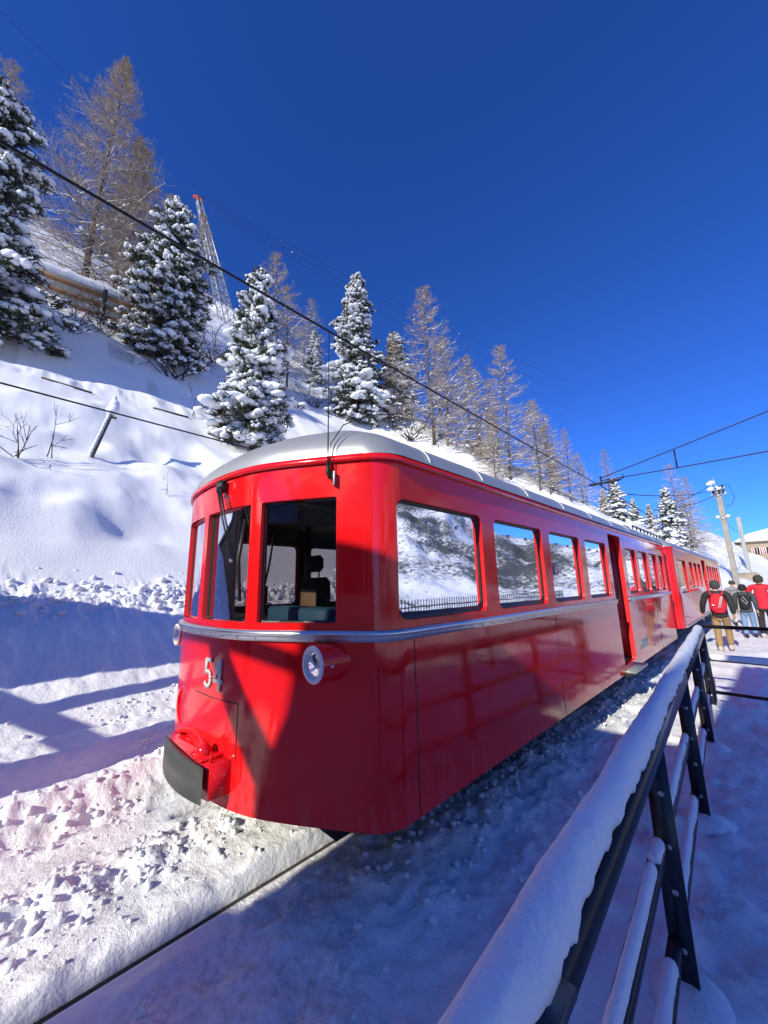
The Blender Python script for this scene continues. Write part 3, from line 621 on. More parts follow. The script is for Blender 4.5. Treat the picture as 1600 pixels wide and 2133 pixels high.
# roof rack with equipment
rk=MB()
for x in(XC2-.7,XC2+.7):
    rk.tube([(x,12.3,3.34),(x,17.2,3.34)],.022,6).tube([(x,12.3,3.22),(x,17.2,3.22)],.016,6)
    for y in np.arange(12.3,17.3,.49): rk.tube([(x,y,3.0),(x,y,3.34)],.018,6)
for y in np.arange(12.3,17.3,.98): rk.tube([(XC2-.7,y,3.2),(XC2+.7,y,3.2)],.018,6)
rk.build('roof_rack',[M['steelblack']],car2)
MB().box((XC2,12.15,3.2),(1.3,.5,.3),bev=.06).build('roof_box',[M['silver']],car2)
MB().box((XC2,13.9,3.27),(.9,1.2,.16),bev=.03).box((XC2,15.8,3.27),(.9,1.3,.16),bev=.03).build('resistor_box',[M['steelblack']],car2)

# ---- track
tr=empty('railway_track',(0,0,0),0,'narrow gauge railway track with rack rail half buried in snow under the train','track')
for x in(-2.52,-3.66):
    MB().prism([(x-.018,-.035),(x+.018,-.035),(x+.018,-.05),(x+.010,-.055),(x+.010,-.12),(x+.055,-.135),(x+.055,-.15),(x-.055,-.15),(x-.055,-.135),(x-.010,-.12),(x-.010,-.055),(x-.018,-.05)],-3.6,32).build('rail',[M['rail']],tr)
MB().box((-3.09,14,-.06),(.05,35,.10)).build('rack_rail',[M['rail']],tr)

# ================================================================ STATION BEHIND THE VIEWER (casts the shade, seen in the windscreen)
stn=empty('station_building',(2.5,-5.5,0),0,'station building with steep gabled roof beside the platform','building')
def loc(root,m,name,mats,**k):
    o=m.build(name,mats,root,**k); o.location=-Vector(root.location); return o
wall=loc(stn,MB().prism([(-1.30,-.3),(4.6,-.3),(4.6,5.1),(3.6,5.2),(2.6,8.1),(.95,8.1),(.30,5.05),(-1.20,5.05),(-1.30,4.8)],-7.0,-4.15),'wall',[M['plaster']])
loc(stn,MB().prism([(-1.38,4.98),(.28,5.08),(.93,8.14),(2.62,8.14),(3.62,5.2),(4.75,5.2),(4.75,5.32),(3.68,5.32),(2.66,8.26),(.88,8.26),(.22,5.18),(-1.38,5.08)],-7.3,-4.0),'roof',[M['roofmetal']])
for x in(.2,1.6,3.0): 
    w_=loc(stn,MB().box((x,-4.13,2.4),(1.1,.06,1.5)),'window',[M['black']]); 
loc(stn,MB().box((4.0,-4.12,1.2),(1.1,.08,2.3)),'door',[M['timber']])
shade_blk=empty('shade_block',(-1.7,-4.4,0),0,'added low shade-casting timber kiosk beside the canopy post','block')  # unseen block added to keep the ground beside the rail in shade
loc(shade_blk,MB().prism([(-1.90,-.3),(-1.31,-.3),(-1.31,2.95),(-1.90,2.7)],-5.2,-4.1),'wall',[M['frametimber']]); loc(shade_blk,MB().prism([(-1.94,2.70),(-1.31,2.96),(-1.31,3.05),(-1.94,2.78)],-5.3,-4.06),'roof',[M['roofmetal']])
shed=empty('platform_canopy',(-4.5,-4,0),0,'timber platform canopy frame spanning the track','canopy')
loc(shed,MB().box((-5.1,-4,4.24),(7.6,.09,.085)),'tie_beam',[M['frametimber']])
def bar(root,name,p,q,w_,t=.09,y=-4):
    p=np.array(p);q=np.array(q);d=(q-p)/np.linalg.norm(q-p);n=np.array([-d[1],d[0]])*w_/2
    return loc(root,MB().prism([tuple(p-n),tuple(q-n),tuple(q+n),tuple(p+n)],y-t/2,y+t/2),name,[M['frametimber']])
bar(shed,'brace',(-2.22,4.22),(-1.62,3.50),.20); bar(shed,'brace',(-1.40,4.22),(-1.66,3.50),.10,.085)
bar(shed,'post',(-1.62,-.2),(-1.62,3.62),.24,.10)
bar(shed,'post',(-8.7,-.2),(-8.7,4.2),.24,.10,-4.0)
for x_,w__ in((-6.35,.30),(-5.55,.14),(-4.78,.5)): bar(shed,'post',(x_,-.2),(x_+.03,4.2),w__,.10)
bar(shed,'shade_board',(-7.0,2.62),(-4.35,2.80),.22,.085); bar(shed,'brace',(-5.5,1.9),(-4.75,2.7),.12,.08)  # board and second brace added to dapple the snow with shade
bar(shed,'brace',(-8.6,3.5),(-8.0,4.2),.12,.085)
hut=empty('goods_shed',(-11.5,-5,0),0,'low goods shed with a single pitched roof left of the track','shed')
loc(hut,MB().prism([(-16,-.3),(-7.15,-.3),(-7.05,2.9),(-6.85,4.1),(-7.0,5.3),(-8.7,4.85),(-10.1,3.7),(-16,2.9)],-5.6,-4.2),'wall',[M['frametimber']])
loc(hut,MB().prism([(-6.75,5.45),(-8.72,4.95),(-10.15,3.8),(-16.2,2.95),(-16.2,3.08),(-10.2,3.95),(-8.76,5.12),(-6.75,5.62)],-5.9,-4.05),'roof',[M['roofmetal']])
backdrop=empty('dark_backdrop',(-4,-11,0),0,'added dark low hall across the end of the track','building')  # unseen backdrop added to darken the windscreen reflections
loc(backdrop,MB().box((-4,-11,1.9),(14,2.5,4.0)),'wall',[M['plaster']]); loc(backdrop,MB().box((-4,-11,4.0),(14.6,3.0,.25)),'roof',[M['roofmetal']])
for x in(-9,-6.5,-4,-1.5,1): loc(backdrop,MB().box((x,-9.72,1.7),(1.5,.06,2.4)),'window',[M['black']])

for o_ in(stn,shade_blk,shed): o_.location.x-=.18
hut.location.x-=.16
# ================================================================ FOREGROUND RAILING
rl=empty('platform_railing',(-.5,3,0),0,'black steel railing with thick snow on its top rail running towards the train','railing')
fx=lambda y: -.372-.0545*y
def along(m,y0,y1,z0,z1,w0,w1,dx=0):
    V=[];
    for y in(y0,y1):
        for x,z in((w0,z0),(w1,z0),(w1,z1),(w0,z1)): V.append((fx(y)+dx+x,y,z))
    return m.add(V,[[3,2,1,0],[4,5,6,7],[0,1,5,4],[1,2,6,5],[2,3,7,6],[3,0,4,7]])
def snowcap(root,y0,y1,zb,wd,ht,seed,dx=0,n=None,gaps=None,side=.0):
    """rounded snow lying along a rail"""
    n=n or int((y1-y0)/.012); yv=np.linspace(y0,y1,n); m=16; th=np.linspace(-.28*math.pi,1.28*math.pi,m); V=np.zeros((n,m,3))
    for k,y in enumerate(yv):
        pass
    yy,tt=np.meshgrid(yv,th,indexing='ij')
    endf=np.minimum(1,np.minimum((yy-y0),(y1-yy))/(.6*ht)); endf=np.sqrt(np.clip(1-(1-np.clip(endf,0,1))**2,0.0,1))
    wv=wd*(1+.16*sstep(1.2,.5,yy)*(yy<9)+.20*fbm(yy*2.2,yy*0+seed,3,seed)+.16*fbm(yy*9,tt*1.5,3,seed+3)); hv=ht*(1+.26*fbm(yy*1.9,yy*0+seed+5,3,seed+7)+.09*fbm(yy*10,tt*2,3,seed+9))
    xx=wv*np.cos(tt)*np.abs(np.cos(tt))**-.12*endf+side*wd*np.clip(np.sin(tt),0,1); zz=zb+hv*.9*(np.sin(tt)*np.where(np.sin(tt)<0,.75,1))*endf
    low=np.cos(tt)>.1; zz-=np.where(low&(np.sin(tt)<.1),.6*ht*np.maximum(fbm(yy*15,yy*0+2,4,seed+11),-.25),0)
    V=np.stack([fx(yy)+dx+xx,yy,zz],-1); i=(np.arange(n-1)[:,None]*m+np.arange(m-1)[None])
    mb=MB().add(V,np.stack([i,i+1,i+m+1,i+m],-1).reshape(-1,4)); mb.F.append((np.array([np.arange(m)]),0)); mb.F.append((np.array([np.arange(m)[::-1]])+(n-1)*m,0))
    return loc(root,mb,'snow_cap',[M['capsnow']],smooth=True)
# top rail, channel section, in lengths that butt at the posts
PY=[.72,2.34,3.95,5.66,7.30]
for a,b in((-.4,.70),(.735,3.93),(3.955,7.35)):
    m=MB(); along(m,a,b,1.005,1.085,.026,.038); along(m,a,b,1.078,1.088,-.045,.0265); along(m,a,b,1.01,1.085,-.050,-.045); loc(rl,m,'top_rail',[M['steelblack']])
snowcap(rl,-.4,7.3,1.104,.046,.058,5,-.012,side=-.2)
for zr,sd_ in((.60,31),(.20,47)):
    m=MB(); along(m,-.4,7.3,zr-.05,zr,-.062,-.012); loc(rl,m,'lower_rail',[M['steelblack']])
    e=[-.4]+PY
    for k in range(len(e)-1):
        if e[k+1]-e[k]>.4:
            a,b=e[k]+.06,e[k+1]-.03; br=a+(b-a)*(.86 if zr>.4 else .93)
            snowcap(rl,a,br,zr,.024,.034,sd_+k,-.037); 
            if zr>.4: snowcap(rl,br+.03,b,zr,.024,.030,sd_+k+20,-.037)
for k,y in enumerate(PY):
    po=MB(); 
    po.box((fx(y)-.012,y,.50),(.092,.012,1.06)).box((fx(y)-.050,y+.03,.50),(.012,.05,1.05)); 
    po=loc(rl,po,'post',[M['steelblack']])
    if k==0: loc(rl,MB().box((fx(y)+.012,y+.02,.53),(.075,.075,1.06)),'corner_post',[M['steelblack']]); loc(rl,MB().box((fx(y)+.0,y+.01,1.075),(.12,.17,.018)),'splice_plate',[M['steelblack']])
    for z in(.98,.80,.58,.40,.18):
        bo=MB().lathe((fx(y)-.005,y-.006,z),(0,-1,0),[(0,.013),(.003,.013),(.006,.009)],10).build('bolt',[M['bolt']],po); 
    sm=MB(); blobs(sm,np.array([[fx(y)-.0,y,.0]]),np.array([[.16,.18,.06]]),np.random.default_rng(k),ICO2,ICF2,.1); loc(rl,sm,'snow_mound',[M['capsnow']],smooth=True)
# railing turning the corner to the right
rc=empty('platform_railing',(1,7.6,0),0,'black steel railing crossing the platform behind the end of the near railing','railing')
cy=7.62
loc(rc,MB().box((1.6,cy,1.10),(4.8,.045,.05)),'top_rail',[M['steelblack']])
for z in(.62,.16): loc(rc,MB().box((1.6,cy+.02,z),(4.8,.035,.04)),'lower_rail',[M['steelblack']])
_fx=fx
def capx(x0,x1,z,w_,h_,seed):
    global fx
    n=int((x1-x0)/.03); m=14; xv=np.linspace(x0,x1,n); th=np.linspace(-.25*math.pi,1.25*math.pi,m); xx,tt=np.meshgrid(xv,th,indexing='ij')
    hh=h_*(1+.2*fbm(xx*3,xx*0,3,seed)); V=np.stack([xx,cy+.02+w_*np.cos(tt),z+hh*np.sin(tt)],-1); i=(np.arange(n-1)[:,None]*m+np.arange(m-1)[None])
    mb=MB().add(V,np.stack([i,i+1,i+m+1,i+m],-1).reshape(-1,4)); mb.F.append((np.array([np.arange(m)]),0)); loc(rc,mb,'snow_cap',[M['capsnow']],smooth=True)
capx(-.74,3.9,.655,.035,.05,71)
for x in(-.79,1.2,3.2):
    po=loc(rc,MB().box((x,cy,.54),(.07,.014,1.12)).box((x-.03,cy+.03,.54),(.014,.06,1.08)),'post',[M['steelblack']])
    for z in(.98,.80,.58,.40): MB().lathe((x,cy-.007,z),(0,-1,0),[(0,.013),(.003,.013),(.006,.009)],8).build('bolt',[M['bolt']],po)

# ================================================================ PICKET FENCE across the platform (mirrored in the windows)
pf=empty('picket_fence',(7,14,0),0,'dark iron picket fence along the far edge of the platform','fence')
for z in(.25,1.0): loc(pf,MB().box((6.5,16,z),(.04,22,.05)),'fence_rail',[M['steelblack']])
pk=MB().box((0,0,.6),(.03,.03,1.2)); pk.add([(-.03,-.015,1.2),(.03,-.015,1.2),(.03,.015,1.2),(-.03,.015,1.2),(0,0,1.32)],np.array([[0,1,4],[1,2,4],[2,3,4],[3,0,4]])); pk0=None
for k in range(110):
    if pk0 is None: o=pk.build('picket',[M['steelblack']],pf); pk0=o
    else: o=pk0.copy(); COL.objects.link(o)
    o.location=Vector((6.5,5.2+k*.2,0))-Vector(pf.location)

# ================================================================ TREES
def unit(v): return v/(np.linalg.norm(v,axis=-1,keepdims=True)+1e-9)
def tri3(mb,P,Q,r0,r1,rng,mi=0):
    d=unit(Q-P); a=unit(np.cross(d,rng.normal(size=P.shape))); b=np.cross(d,a); V=[]
    for k in range(3):
        o=a*math.cos(k*2.094)+b*math.sin(k*2.094); V.append(P+o*np.reshape(r0,(-1,1)))
    for k in range(3):
        o=a*math.cos(k*2.094)+b*math.sin(k*2.094); V.append(Q+o*np.reshape(r1,(-1,1)))
    V=np.stack(V,1); n=len(P); f=np.array([[0,1,4,3],[1,2,5,4],[2,0,3,5]]); mb.add(V,(f[None]+np.arange(n)[:,None,None]*6).reshape(-1,4),mi)
def blade(mb,P,Q,w0,rng,mi=0):
    d=unit(Q-P); a=unit(np.cross(d,rng.normal(size=P.shape)))*np.reshape(w0,(-1,1)); V=np.stack([P-a,P+a,Q],1); n=len(P)
    mb.add(V,(np.array([[0,1,2]])[None]+np.arange(n)[:,None,None]*3).reshape(-1,3),mi)
def pine_meshes(seed,H_,R_,snowy=.7,dens=1.0,lean=0.,clump=1.0,taper=.62,gap=0.,pads=0.):
    rng=np.random.default_rng(seed); tk,cr,sn=MB(),MB(),MB()
    zt=np.linspace(0,1,9); tk.tube(np.c_[lean*H_*zt**2,0*zt,H_*zt*.97-.5],.022*H_*(1-zt)**.8*.55+.02,8)
    nb=int(230*dens); h=.04+.94*((np.arange(nb)+rng.random(nb))/nb)**.95; az=np.arange(nb)*2.3999+rng.normal(0,.35,nb)
    prof=(1-h)**taper*(.72+.28*sstep(0,.18,h)); lobe=1+.34*np.sin(az*2+seed)*np.sin(h*11+seed*1.7)+.16*np.sin(az*3-seed)*np.cos(h*23+seed)+rng.normal(0,.16,nb)
    if gap: lobe*=np.where(np.abs(np.sin(h*7+seed))<gap,.55,1)
    L=np.maximum(R_*prof*lobe,.25*R_*(1-h)+.25)
    elv=np.radians(-18+62*h**1.5+rng.normal(0,9,nb)); D=np.stack([np.cos(az)*np.cos(elv),np.sin(az)*np.cos(elv),np.sin(elv)],-1)
    B=np.stack([lean*H_*h**2,0*h,h*H_-.5+.5*h],-1)
    tip=B+D*L[:,None]; tri3(cr,B,tip,.02*L+.012,.008,rng,1)
    C_=[];A_=[];Sz=[]
    for t in(.30,.5,.66,.8,.92,1.03):
        k=rng.random(nb)<(.55+.5*t); k&=(L>.5)|(t>.75)
        n=k.sum(); off=rng.normal(0,.10,(n,3))*L[k][:,None]*[1,1,.35]
        p=B[k]+D[k]*(L[k]*t)[:,None]+off; p[:,2]-=.10*L[k]*t*t-.05*L[k]*max(t-.8,0)
        C_.append(p); A_.append(D[k]); Sz.append((.30+.16*rng.random(n))*clump*(.62+.5*(1-h[k])**.5))
    C_=np.concatenate(C_);A_=np.concatenate(A_);Sz=np.concatenate(Sz)
    n=len(C_); nn=34
    d=unit(A_[:,None]*.65+np.array([0,0,.35])+rng.normal(0,.62,(n,nn,3))); P=C_[:,None]+rng.normal(0,.28,(n,nn,3))*Sz[:,None,None]; Q=P+d*(Sz[:,None]*rng.uniform(.7,1.25,(n,nn)))[...,None]
    blade(cr,P.reshape(-1,3),Q.reshape(-1,3),(Sz[:,None]*rng.uniform(.07,.14,(n,nn))).ravel(),rng,0)
    k=rng.random(n)<snowy; c=C_[k]+np.array([0,0,1])*(Sz[k]*.34)[:,None]+A_[k]*(Sz[k]*.3)[:,None]; s=Sz[k]*rng.uniform(.45,1.05,k.sum())
    axi=np.arctan2(A_[k][:,1],A_[k][:,0]); Ah=A_[k]*[1,1,.5]; Sd=np.stack([-Ah[:,1],Ah[:,0],0*axi],-1)
    blobs(sn,c,np.stack([s*.80,s*.62,s*.40],-1),rng,ICO2,ICF2,.07,axi)
    for q in range(4):
        f=rng.uniform(-.75,1.15,len(s))[:,None]; g_=rng.uniform(-.75,.75,len(s))[:,None]; o_=Ah*f*s[:,None]*.9+Sd*g_*s[:,None]; o_[:,2]-=(.30*np.maximum(f[:,0],0)**2+.12*np.abs(g_[:,0]))*s
        kk=rng.random(len(s))<.85; r_=(s*rng.uniform(.25,.6,len(s)))[kk]; blobs(sn,(c+o_)[kk],np.stack([r_*1.15,r_*.9,r_*.72],-1),rng,ICO,ICF,.12,axi[kk]+rng.normal(0,.6,kk.sum()))
    if pads:
        kb=np.flatnonzero(rng.random(nb)<pads); Dh=D[kb]; sd=np.stack([-Dh[:,1],Dh[:,0],0*Dh[:,0]],-1); ab=np.arctan2(Dh[:,1],Dh[:,0])
        for t in(.42,.54,.66,.77,.87,.96,1.04):
            r_=L[kb]*rng.uniform(.07,.15,len(kb))*(1.15-.35*t)+.10; c2=B[kb]+Dh*(L[kb]*t)[:,None]+sd*(rng.normal(0,.06,len(kb))*L[kb])[:,None]; c2[:,2]+=r_*.55-.14*L[kb]*t*t
            blobs(sn,c2,np.stack([r_*1.5,r_*1.15,r_*.62],-1),rng,ICO2,ICF2,.06,ab)
            for sg in(-1,1):
                if .5<t<.95:
                    q2=c2+sd*(sg*L[kb]*rng.uniform(.12,.24,len(kb)))[:,None]; q2[:,2]-=.08*L[kb]; blobs(sn,q2,np.stack([r_*1.0,r_*.8,r_*.5],-1),rng,ICO,ICF,.12,ab+sg*.6)
    k3=np.flatnonzero(rng.random(n)<.9); q=C_[k3]+d[k3,0]*Sz[k3][:,None]*.9+np.array([0,0,.04]); s3=Sz[k3]*rng.uniform(.12,.28,len(k3)); blobs(sn,q,np.stack([s3,s3*.8,s3*.6],-1),rng,ICO,ICF,.2)
    return tk,cr,sn
def larch_meshes(seed,H_,R_,snow=.5,dens=1.,bare=.12,up=0.,stems=1,sharp_=.15):
    rng=np.random.default_rng(seed); tk,cr,sn=MB(),MB(),MB()
    def one(x0,y0,Hh,Rr,nb):
        zt=np.linspace(0,1,12); wob=np.c_[x0+.012*Hh*np.sin(zt*5+seed),y0+.01*Hh*np.cos(zt*4+seed),Hh*zt-.5]
        tk.tube(wob,.0095*Hh*(1-zt)**.9+.012,7)
        h=bare+(1-bare-.01)*((np.arange(nb)+rng.random(nb))/nb); az=np.arange(nb)*2.3999+rng.normal(0,.4,nb)
        L=Rr*1.32*((1-h)**.8*.95+.05)*(.6+.55*rng.random(nb))*(1-sharp_*h)*(.75+.25*sstep(bare,bare+.12,h))
        elv=np.radians(np.interp(h,[0,.35,.7,1],[-10,4,16,45])+up+rng.normal(0,9,nb))
        B=np.stack([np.interp(h,zt,wob[:,0]),np.interp(h,zt,wob[:,1]),np.interp(h,zt,wob[:,2])],-1)
        D=np.stack([np.cos(az)*np.cos(elv),np.sin(az)*np.cos(elv),np.sin(elv)],-1)
        ts=np.linspace(0,1,6); pts=[B+D*(L*t)[:,None]+np.array([0,0,1])*(L*(.16*t*t-.10*t))[:,None]+(rng.normal(0,.02,(nb,3))*L[:,None] if 0<t else 0) for t in ts]
        rb=.006*L+.010
        for k in range(5):
            tri3(cr,pts[k],pts[k+1],rb*(1-ts[k]*.85),rb*(1-ts[k+1]*.85),rng,1)
            s=rng.random(nb)<snow*(1-.55*h)*(1.05-ts[k]*.5)
            if s.any(): tri3(sn,pts[k][s]+[0,0,.02],pts[k+1][s]+[0,0,.02],(rb*(1.0-ts[k]*.6))[s]*.8+.010,(rb*(.95-ts[k]*.6))[s]*.8+.006,rng)
        m=int(15*dens); S0=[];S1_=[];LL=[]
        for k in range(m):
            t=.18+.8*(k+rng.random(nb))/m; idx=np.minimum((t*5).astype(int),4); fr=t*5-idx; PP=np.stack(pts,0)
            p=PP[idx,np.arange(nb)]*(1-fr)[:,None]+PP[idx+1,np.arange(nb)]*fr[:,None]
            sd_=np.cross(D,[0,0,1])*np.where(rng.random(nb)<.5,1,-1)[:,None]
            q=p+unit(D*.65+sd_*rng.uniform(.5,1.1,nb)[:,None]+np.array([0,0,1])*rng.uniform(-.25,.55,nb)[:,None])*(L*(.40-.22*t)*rng.uniform(.6,1.2,nb)+.12)[:,None]
            S0.append(p);S1_.append(q);LL.append(L)
        S0=np.concatenate(S0);S1_=np.concatenate(S1_);LL=np.concatenate(LL)
        blade(cr,S0,S1_,.010+.0016*LL,rng,0)
        s=rng.random(len(S0))<snow*.55*(1-.8*S0[:,2]/Hh)
        if s.any(): blade(sn,S0[s]+[0,0,.02],(S0+(S1_-S0)*.85)[s]+[0,0,.02],.026,rng)
        w_=8; t=rng.random((len(S0),w_,1)); p=S0[:,None]*(1-t)+S1_[:,None]*t; q=p+unit((S1_-S0)[:,None]*.8+rng.normal(0,.5,(len(S0),w_,3))*np.linalg.norm(S1_-S0,axis=1)[:,None,None])*rng.uniform(.12,.42,(len(S0),w_,1))*(Hh/18)**.5
        blade(cr,p.reshape(-1,3),q.reshape(-1,3),.0085*(Hh/18)**.5,rng,0)
        k=rng.random(nb)<snow*.8; idx=rng.integers(1,4,nb); PP=np.stack(pts,0)[idx,np.arange(nb)][k]
        if k.any():
            s=rng.uniform(.07,.2,k.sum())*(1-.5*h[k]); blobs(sn,PP+[0,0,.05],np.stack([s*1.5,s,s*.7],-1),rng,ICO,ICF,.25,az[k])
    one(0,0,H_,R_,int(95*dens))
    for j in range(stems-1): a=rng.random()*6.28; one(R_*.35*math.cos(a),R_*.35*math.sin(a),H_*rng.uniform(.62,.85),R_*.7,int(60*dens))
    return tk,cr,sn
TREEMESH={}
def plant(name,key,gen,x,y,H_,label,cat,group,scale=1.,rz=0.,dz=0.):
    z=_zi(x,y)+dz
    root=empty(name,(x,y,z),rz,label,cat,group)
    if key in TREEMESH:
        for nm,me in TREEMESH[key]:
            o=bpy.data.objects.new(nm,me); COL.objects.link(o); o.parent=root
    else:
        tk,cr,sn=gen(); mats_c=[M['needle'],M['bark']] if name!='bare_larch' else [M['twig'],M['bark']]
        os_=[tk.build('trunk',[M['bark']],root,smooth=True),cr.build('crown',mats_c,root),sn.build('branch_snow',[M['treesnow']],root,smooth=True)]
        TREEMESH[key]=[(o.name.split('.')[0],o.data) for o in os_]
    for c in root.children:
        if c.name.startswith('branch_snow'): c['kind']='stuff'
    root.scale=(scale,)*3
    return root
GP='snow laden pines on the slope'; GL='bare larches on the slope'
plant('snowy_pine','p1',lambda:pine_meshes(11,17.0,3.6,.9,1.3,clump=1.35,taper=.5),-28.6,-4.5,17,'tall snow laden pine at the left edge of the picture','tree',GP)
plant('snowy_pine','p2',lambda:pine_meshes(12,16.2,3.05,.98,1.2,clump=1.3,taper=.5),-33.0,6.8,16.2,'broad snow laden pine at the right end of the timber snow fence','tree',GP,dz=-.4)
plant('snowy_pine','p3',lambda:pine_meshes(13,12.9,2.15,.55,.95,lean=-.02,clump=1.05,taper=.6,gap=.3,pads=.85),-20.9,9.5,12.9,'heavily snow covered pine standing just above the front of the railcar roof','tree',GP)
plant('snowy_pine','p4',lambda:pine_meshes(14,20.5,3.5,.9,1.4,clump=1.1,taper=.62,pads=.3),-31.2,26.8,20.5,'tall slim snowy pine behind the whip aerial','tree',GP)
plant('snowy_pine','p5',lambda:pine_meshes(15,12,2.5,.9,1.1,clump=.9,taper=.6,pads=.3),-30,32.6,12,'smaller snowy pine at the right foot of the tall slim pine','tree',GP)
plant('snowy_pine','p6',lambda:pine_meshes(16,8.4,1.7,.8,.6,clump=.85,taper=.8,pads=.8),-40.5,27,8.4,'little snow smothered pine between two taller pines','tree',GP)
plant('snowy_pine','p7',lambda:pine_meshes(17,8.2,2.1,.6,.8,clump=.75,taper=.8,pads=.4),-10.0,46,8.2,'snowy pine right of the overhead wire fitting above the train','tree',GP,.6)
plant('snowy_pine','p8',lambda:pine_meshes(18,7.6,1.75,.6,.8,clump=.62,taper=.72,pads=.25),-5.15,41.5,7.6,'dark snowy pine beside the bare larches near the wooden pole','tree',GP,.68)
plant('snowy_pine','p7',None,-12.8,52.5,5,'small white pine just left of the overhead wire fitting','tree',GP,.42,1.1)
plant('snowy_pine','p7',None,-9.4,50.5,5,'small white pine rising over the far end of the leading roof','tree',GP,.42,2.4)
plant('snowy_pine','p8',None,-8.2,52,5,'small snowy pine left of the dark pine near the pole','tree',GP,.42,.7)
plant('bare_larch','l1',lambda:larch_meshes(21,30.5,8.4,.5,1.8,.08,stems=3,sharp_=.45),-40,1.6,30,'largest bare larch with three stems above the timber snow fence','tree',GL)
plant('bare_larch','l2',lambda:larch_meshes(22,22,5.6,.35,1.1,.1),-46,-6.6,22,'bare larch at the top left corner behind the tall pine','tree',GL,.98)
plant('bare_larch','l3',lambda:larch_meshes(23,19,3.9,.45,1.1,.08),-50,13.5,19,'slender bare larch beside the lattice pylon top','tree',GL)
plant('bare_larch','l3',None,-47,8.5,19,'thin bare larch peeping over the broad pine','tree',GL,.98,2.0)
plant('bare_larch','l5',lambda:larch_meshes(25,18,5.0,.75,1.0,.08,stems=2),-35.5,18.2,18,'bare larch right behind the heavily snow covered pine','tree',GL)
plant('bare_larch','l6',lambda:larch_meshes(26,21.5,5.4,.75,1.2,.10),-24.1,32,21.5,'tall pointed bare larch right of the pines','tree',GL)
plant('bare_larch','l7',lambda:larch_meshes(27,13,4.2,.9,1.0,.06,stems=2),-20.4,34.2,13,'twin stemmed bare larch between the two tall pointed larches','tree',GL)
plant('bare_larch','l6',None,-16.4,34.6,21,'tall pointed bare larch above the middle of the leading railcar','tree',GL,.74,1.9)
plant('bare_larch','l7',None,-15.0,38.5,13,'bushy bare larch right of the second tall pointed larch','tree',GL,.78,.8)
plant('bare_larch','l7',None,-22.6,33.0,13,'broad bare larch right against the first tall pointed larch','tree',GL,1.12,3.2)
plant('bare_larch','l6',None,-18.4,35.2,13,'narrow bare larch left of the second tall pointed larch','tree',GL,.5,4.4)
plant('bare_larch','l3',None,-12.0,38.0,13,'small lone bare larch left of the overhead wire fitting','tree',GL,.42,.4)
plant('bare_larch','l5',None,-13.6,37.5,13,'low spreading bare larch covered in snow behind the silver roof','tree',GL,.42,5.4)
plant('bare_larch','l3',None,-11.5,50.0,13,'thin bare larch rising out of the snowy pine near the wire fitting','tree',GL,.47,5.0)
plant('bare_larch','l5',None,-5.2,47.6,13,'bare larch behind the dark pine near the wooden pole','tree',GL,.50,1.0)
plant('bare_larch','l6',None,-4.5,52.3,13,'bare larch nearest to the wooden pole','tree',GL,.40,3.6)
plant('bare_larch','l7',None,-4.4,47.0,13,'low bare larch under the wires left of the wooden pole','tree',GL,.5,2.2)
plant('bare_larch','l5',None,-45,29,13,'faint bare larch on the skyline behind the little white pine','tree',GL,.72,2.9)
plant('bare_larch','l3',None,-28.5,30.5,13,'bare larch peeping out behind the smaller snowy pine','tree',GL,.7,1.3)
plant('bare_larch','l7',None,-17.3,33.2,13,'low snow laced larch in front of the second tall pointed larch','tree',GL,.62,5.6)
plant('bare_larch','l5',None,-14.2,36.0,13,'snow laced larch low on the slope right of the second pointed larch','tree',GL,.55,.2)
plant('bare_larch','l7',None,-11.8,40.5,13,'low snowy larch just above the silver roof left of the wire fitting','tree',GL,.45,1.7)
# leafless shrubs
def shrub_mesh(seed,n=14,H_=1.6,spread=.5,snow=.25):
    rng=np.random.default_rng(seed); cr,sn=MB(),MB(); P=rng.normal(0,.12*spread*2,(n,3))*[1,1,0]; d=unit(np.c_[rng.normal(0,spread,(n,2)),np.ones(n)]); L=H_*rng.uniform(.5,1,n); r=.018*H_**.5
    for lev in range(4):
        m=len(P); mid=P+d*(L*.55)[:,None]+rng.normal(0,.05,(m,3))*L[:,None]; Q=mid+unit(d+rng.normal(0,.22,(m,3)))*(L*.5)[:,None]
        tri3(cr,P,mid,np.full(m,r),np.full(m,r*.8),rng); tri3(cr,mid,Q,np.full(m,r*.8),np.full(m,r*.5),rng)
        k=rng.random(m)<snow
        if k.any() and lev<3: s=r*2.2; blobs(sn,mid[k]+[0,0,r*1.5],np.tile([s*2.4,s*1.2,s],(k.sum(),1)),rng,ICO,ICF,.25)
        b=2; P=np.repeat(np.where(rng.random((m,1))<.5,mid,Q),b,0); d=unit(np.repeat(d,b,0)+rng.normal(0,.55,(m*b,3))+[0,0,.1]); L=np.repeat(L,b)*rng.uniform(.4,.65,m*b); r*=.62
    return cr,sn
SH={}
def shrub(x,y,label,key,scale=1,rz=0,**k):
    z=_zi(x,y); o=empty('leafless_shrub',(x,y,z-.05),rz,label,'shrub','leafless shrubs in the snow'); o.scale=(scale,)*3
    if key in SH:
        for nm,me in SH[key]: c=bpy.data.objects.new(nm,me); COL.objects.link(c); c.parent=o
    else:
        cr,sn=shrub_mesh(**k); a=cr.build('stems',[M['darktwig']],o); l=[a]
        if sn.n: l.append(sn.build('branch_snow',[M['treesnow']],o,smooth=True))
        SH[key]=[(q.name.split('.')[0],q.data) for q in l]
    for c in o.children:
        if c.name.startswith('branch_snow'): c['kind']='stuff'
shrub(-15.9,-.42,'larger bare twiggy shrub on the snow slope at the left edge','a',.95,0,seed=1,n=5,H_=1.3,spread=.45,snow=.0)
shrub(-16.2,.35,'thin bare sapling right of the twiggy shrub on the snow slope','b',.85,0,seed=2,n=2,H_=1.7,spread=.25,snow=.0)
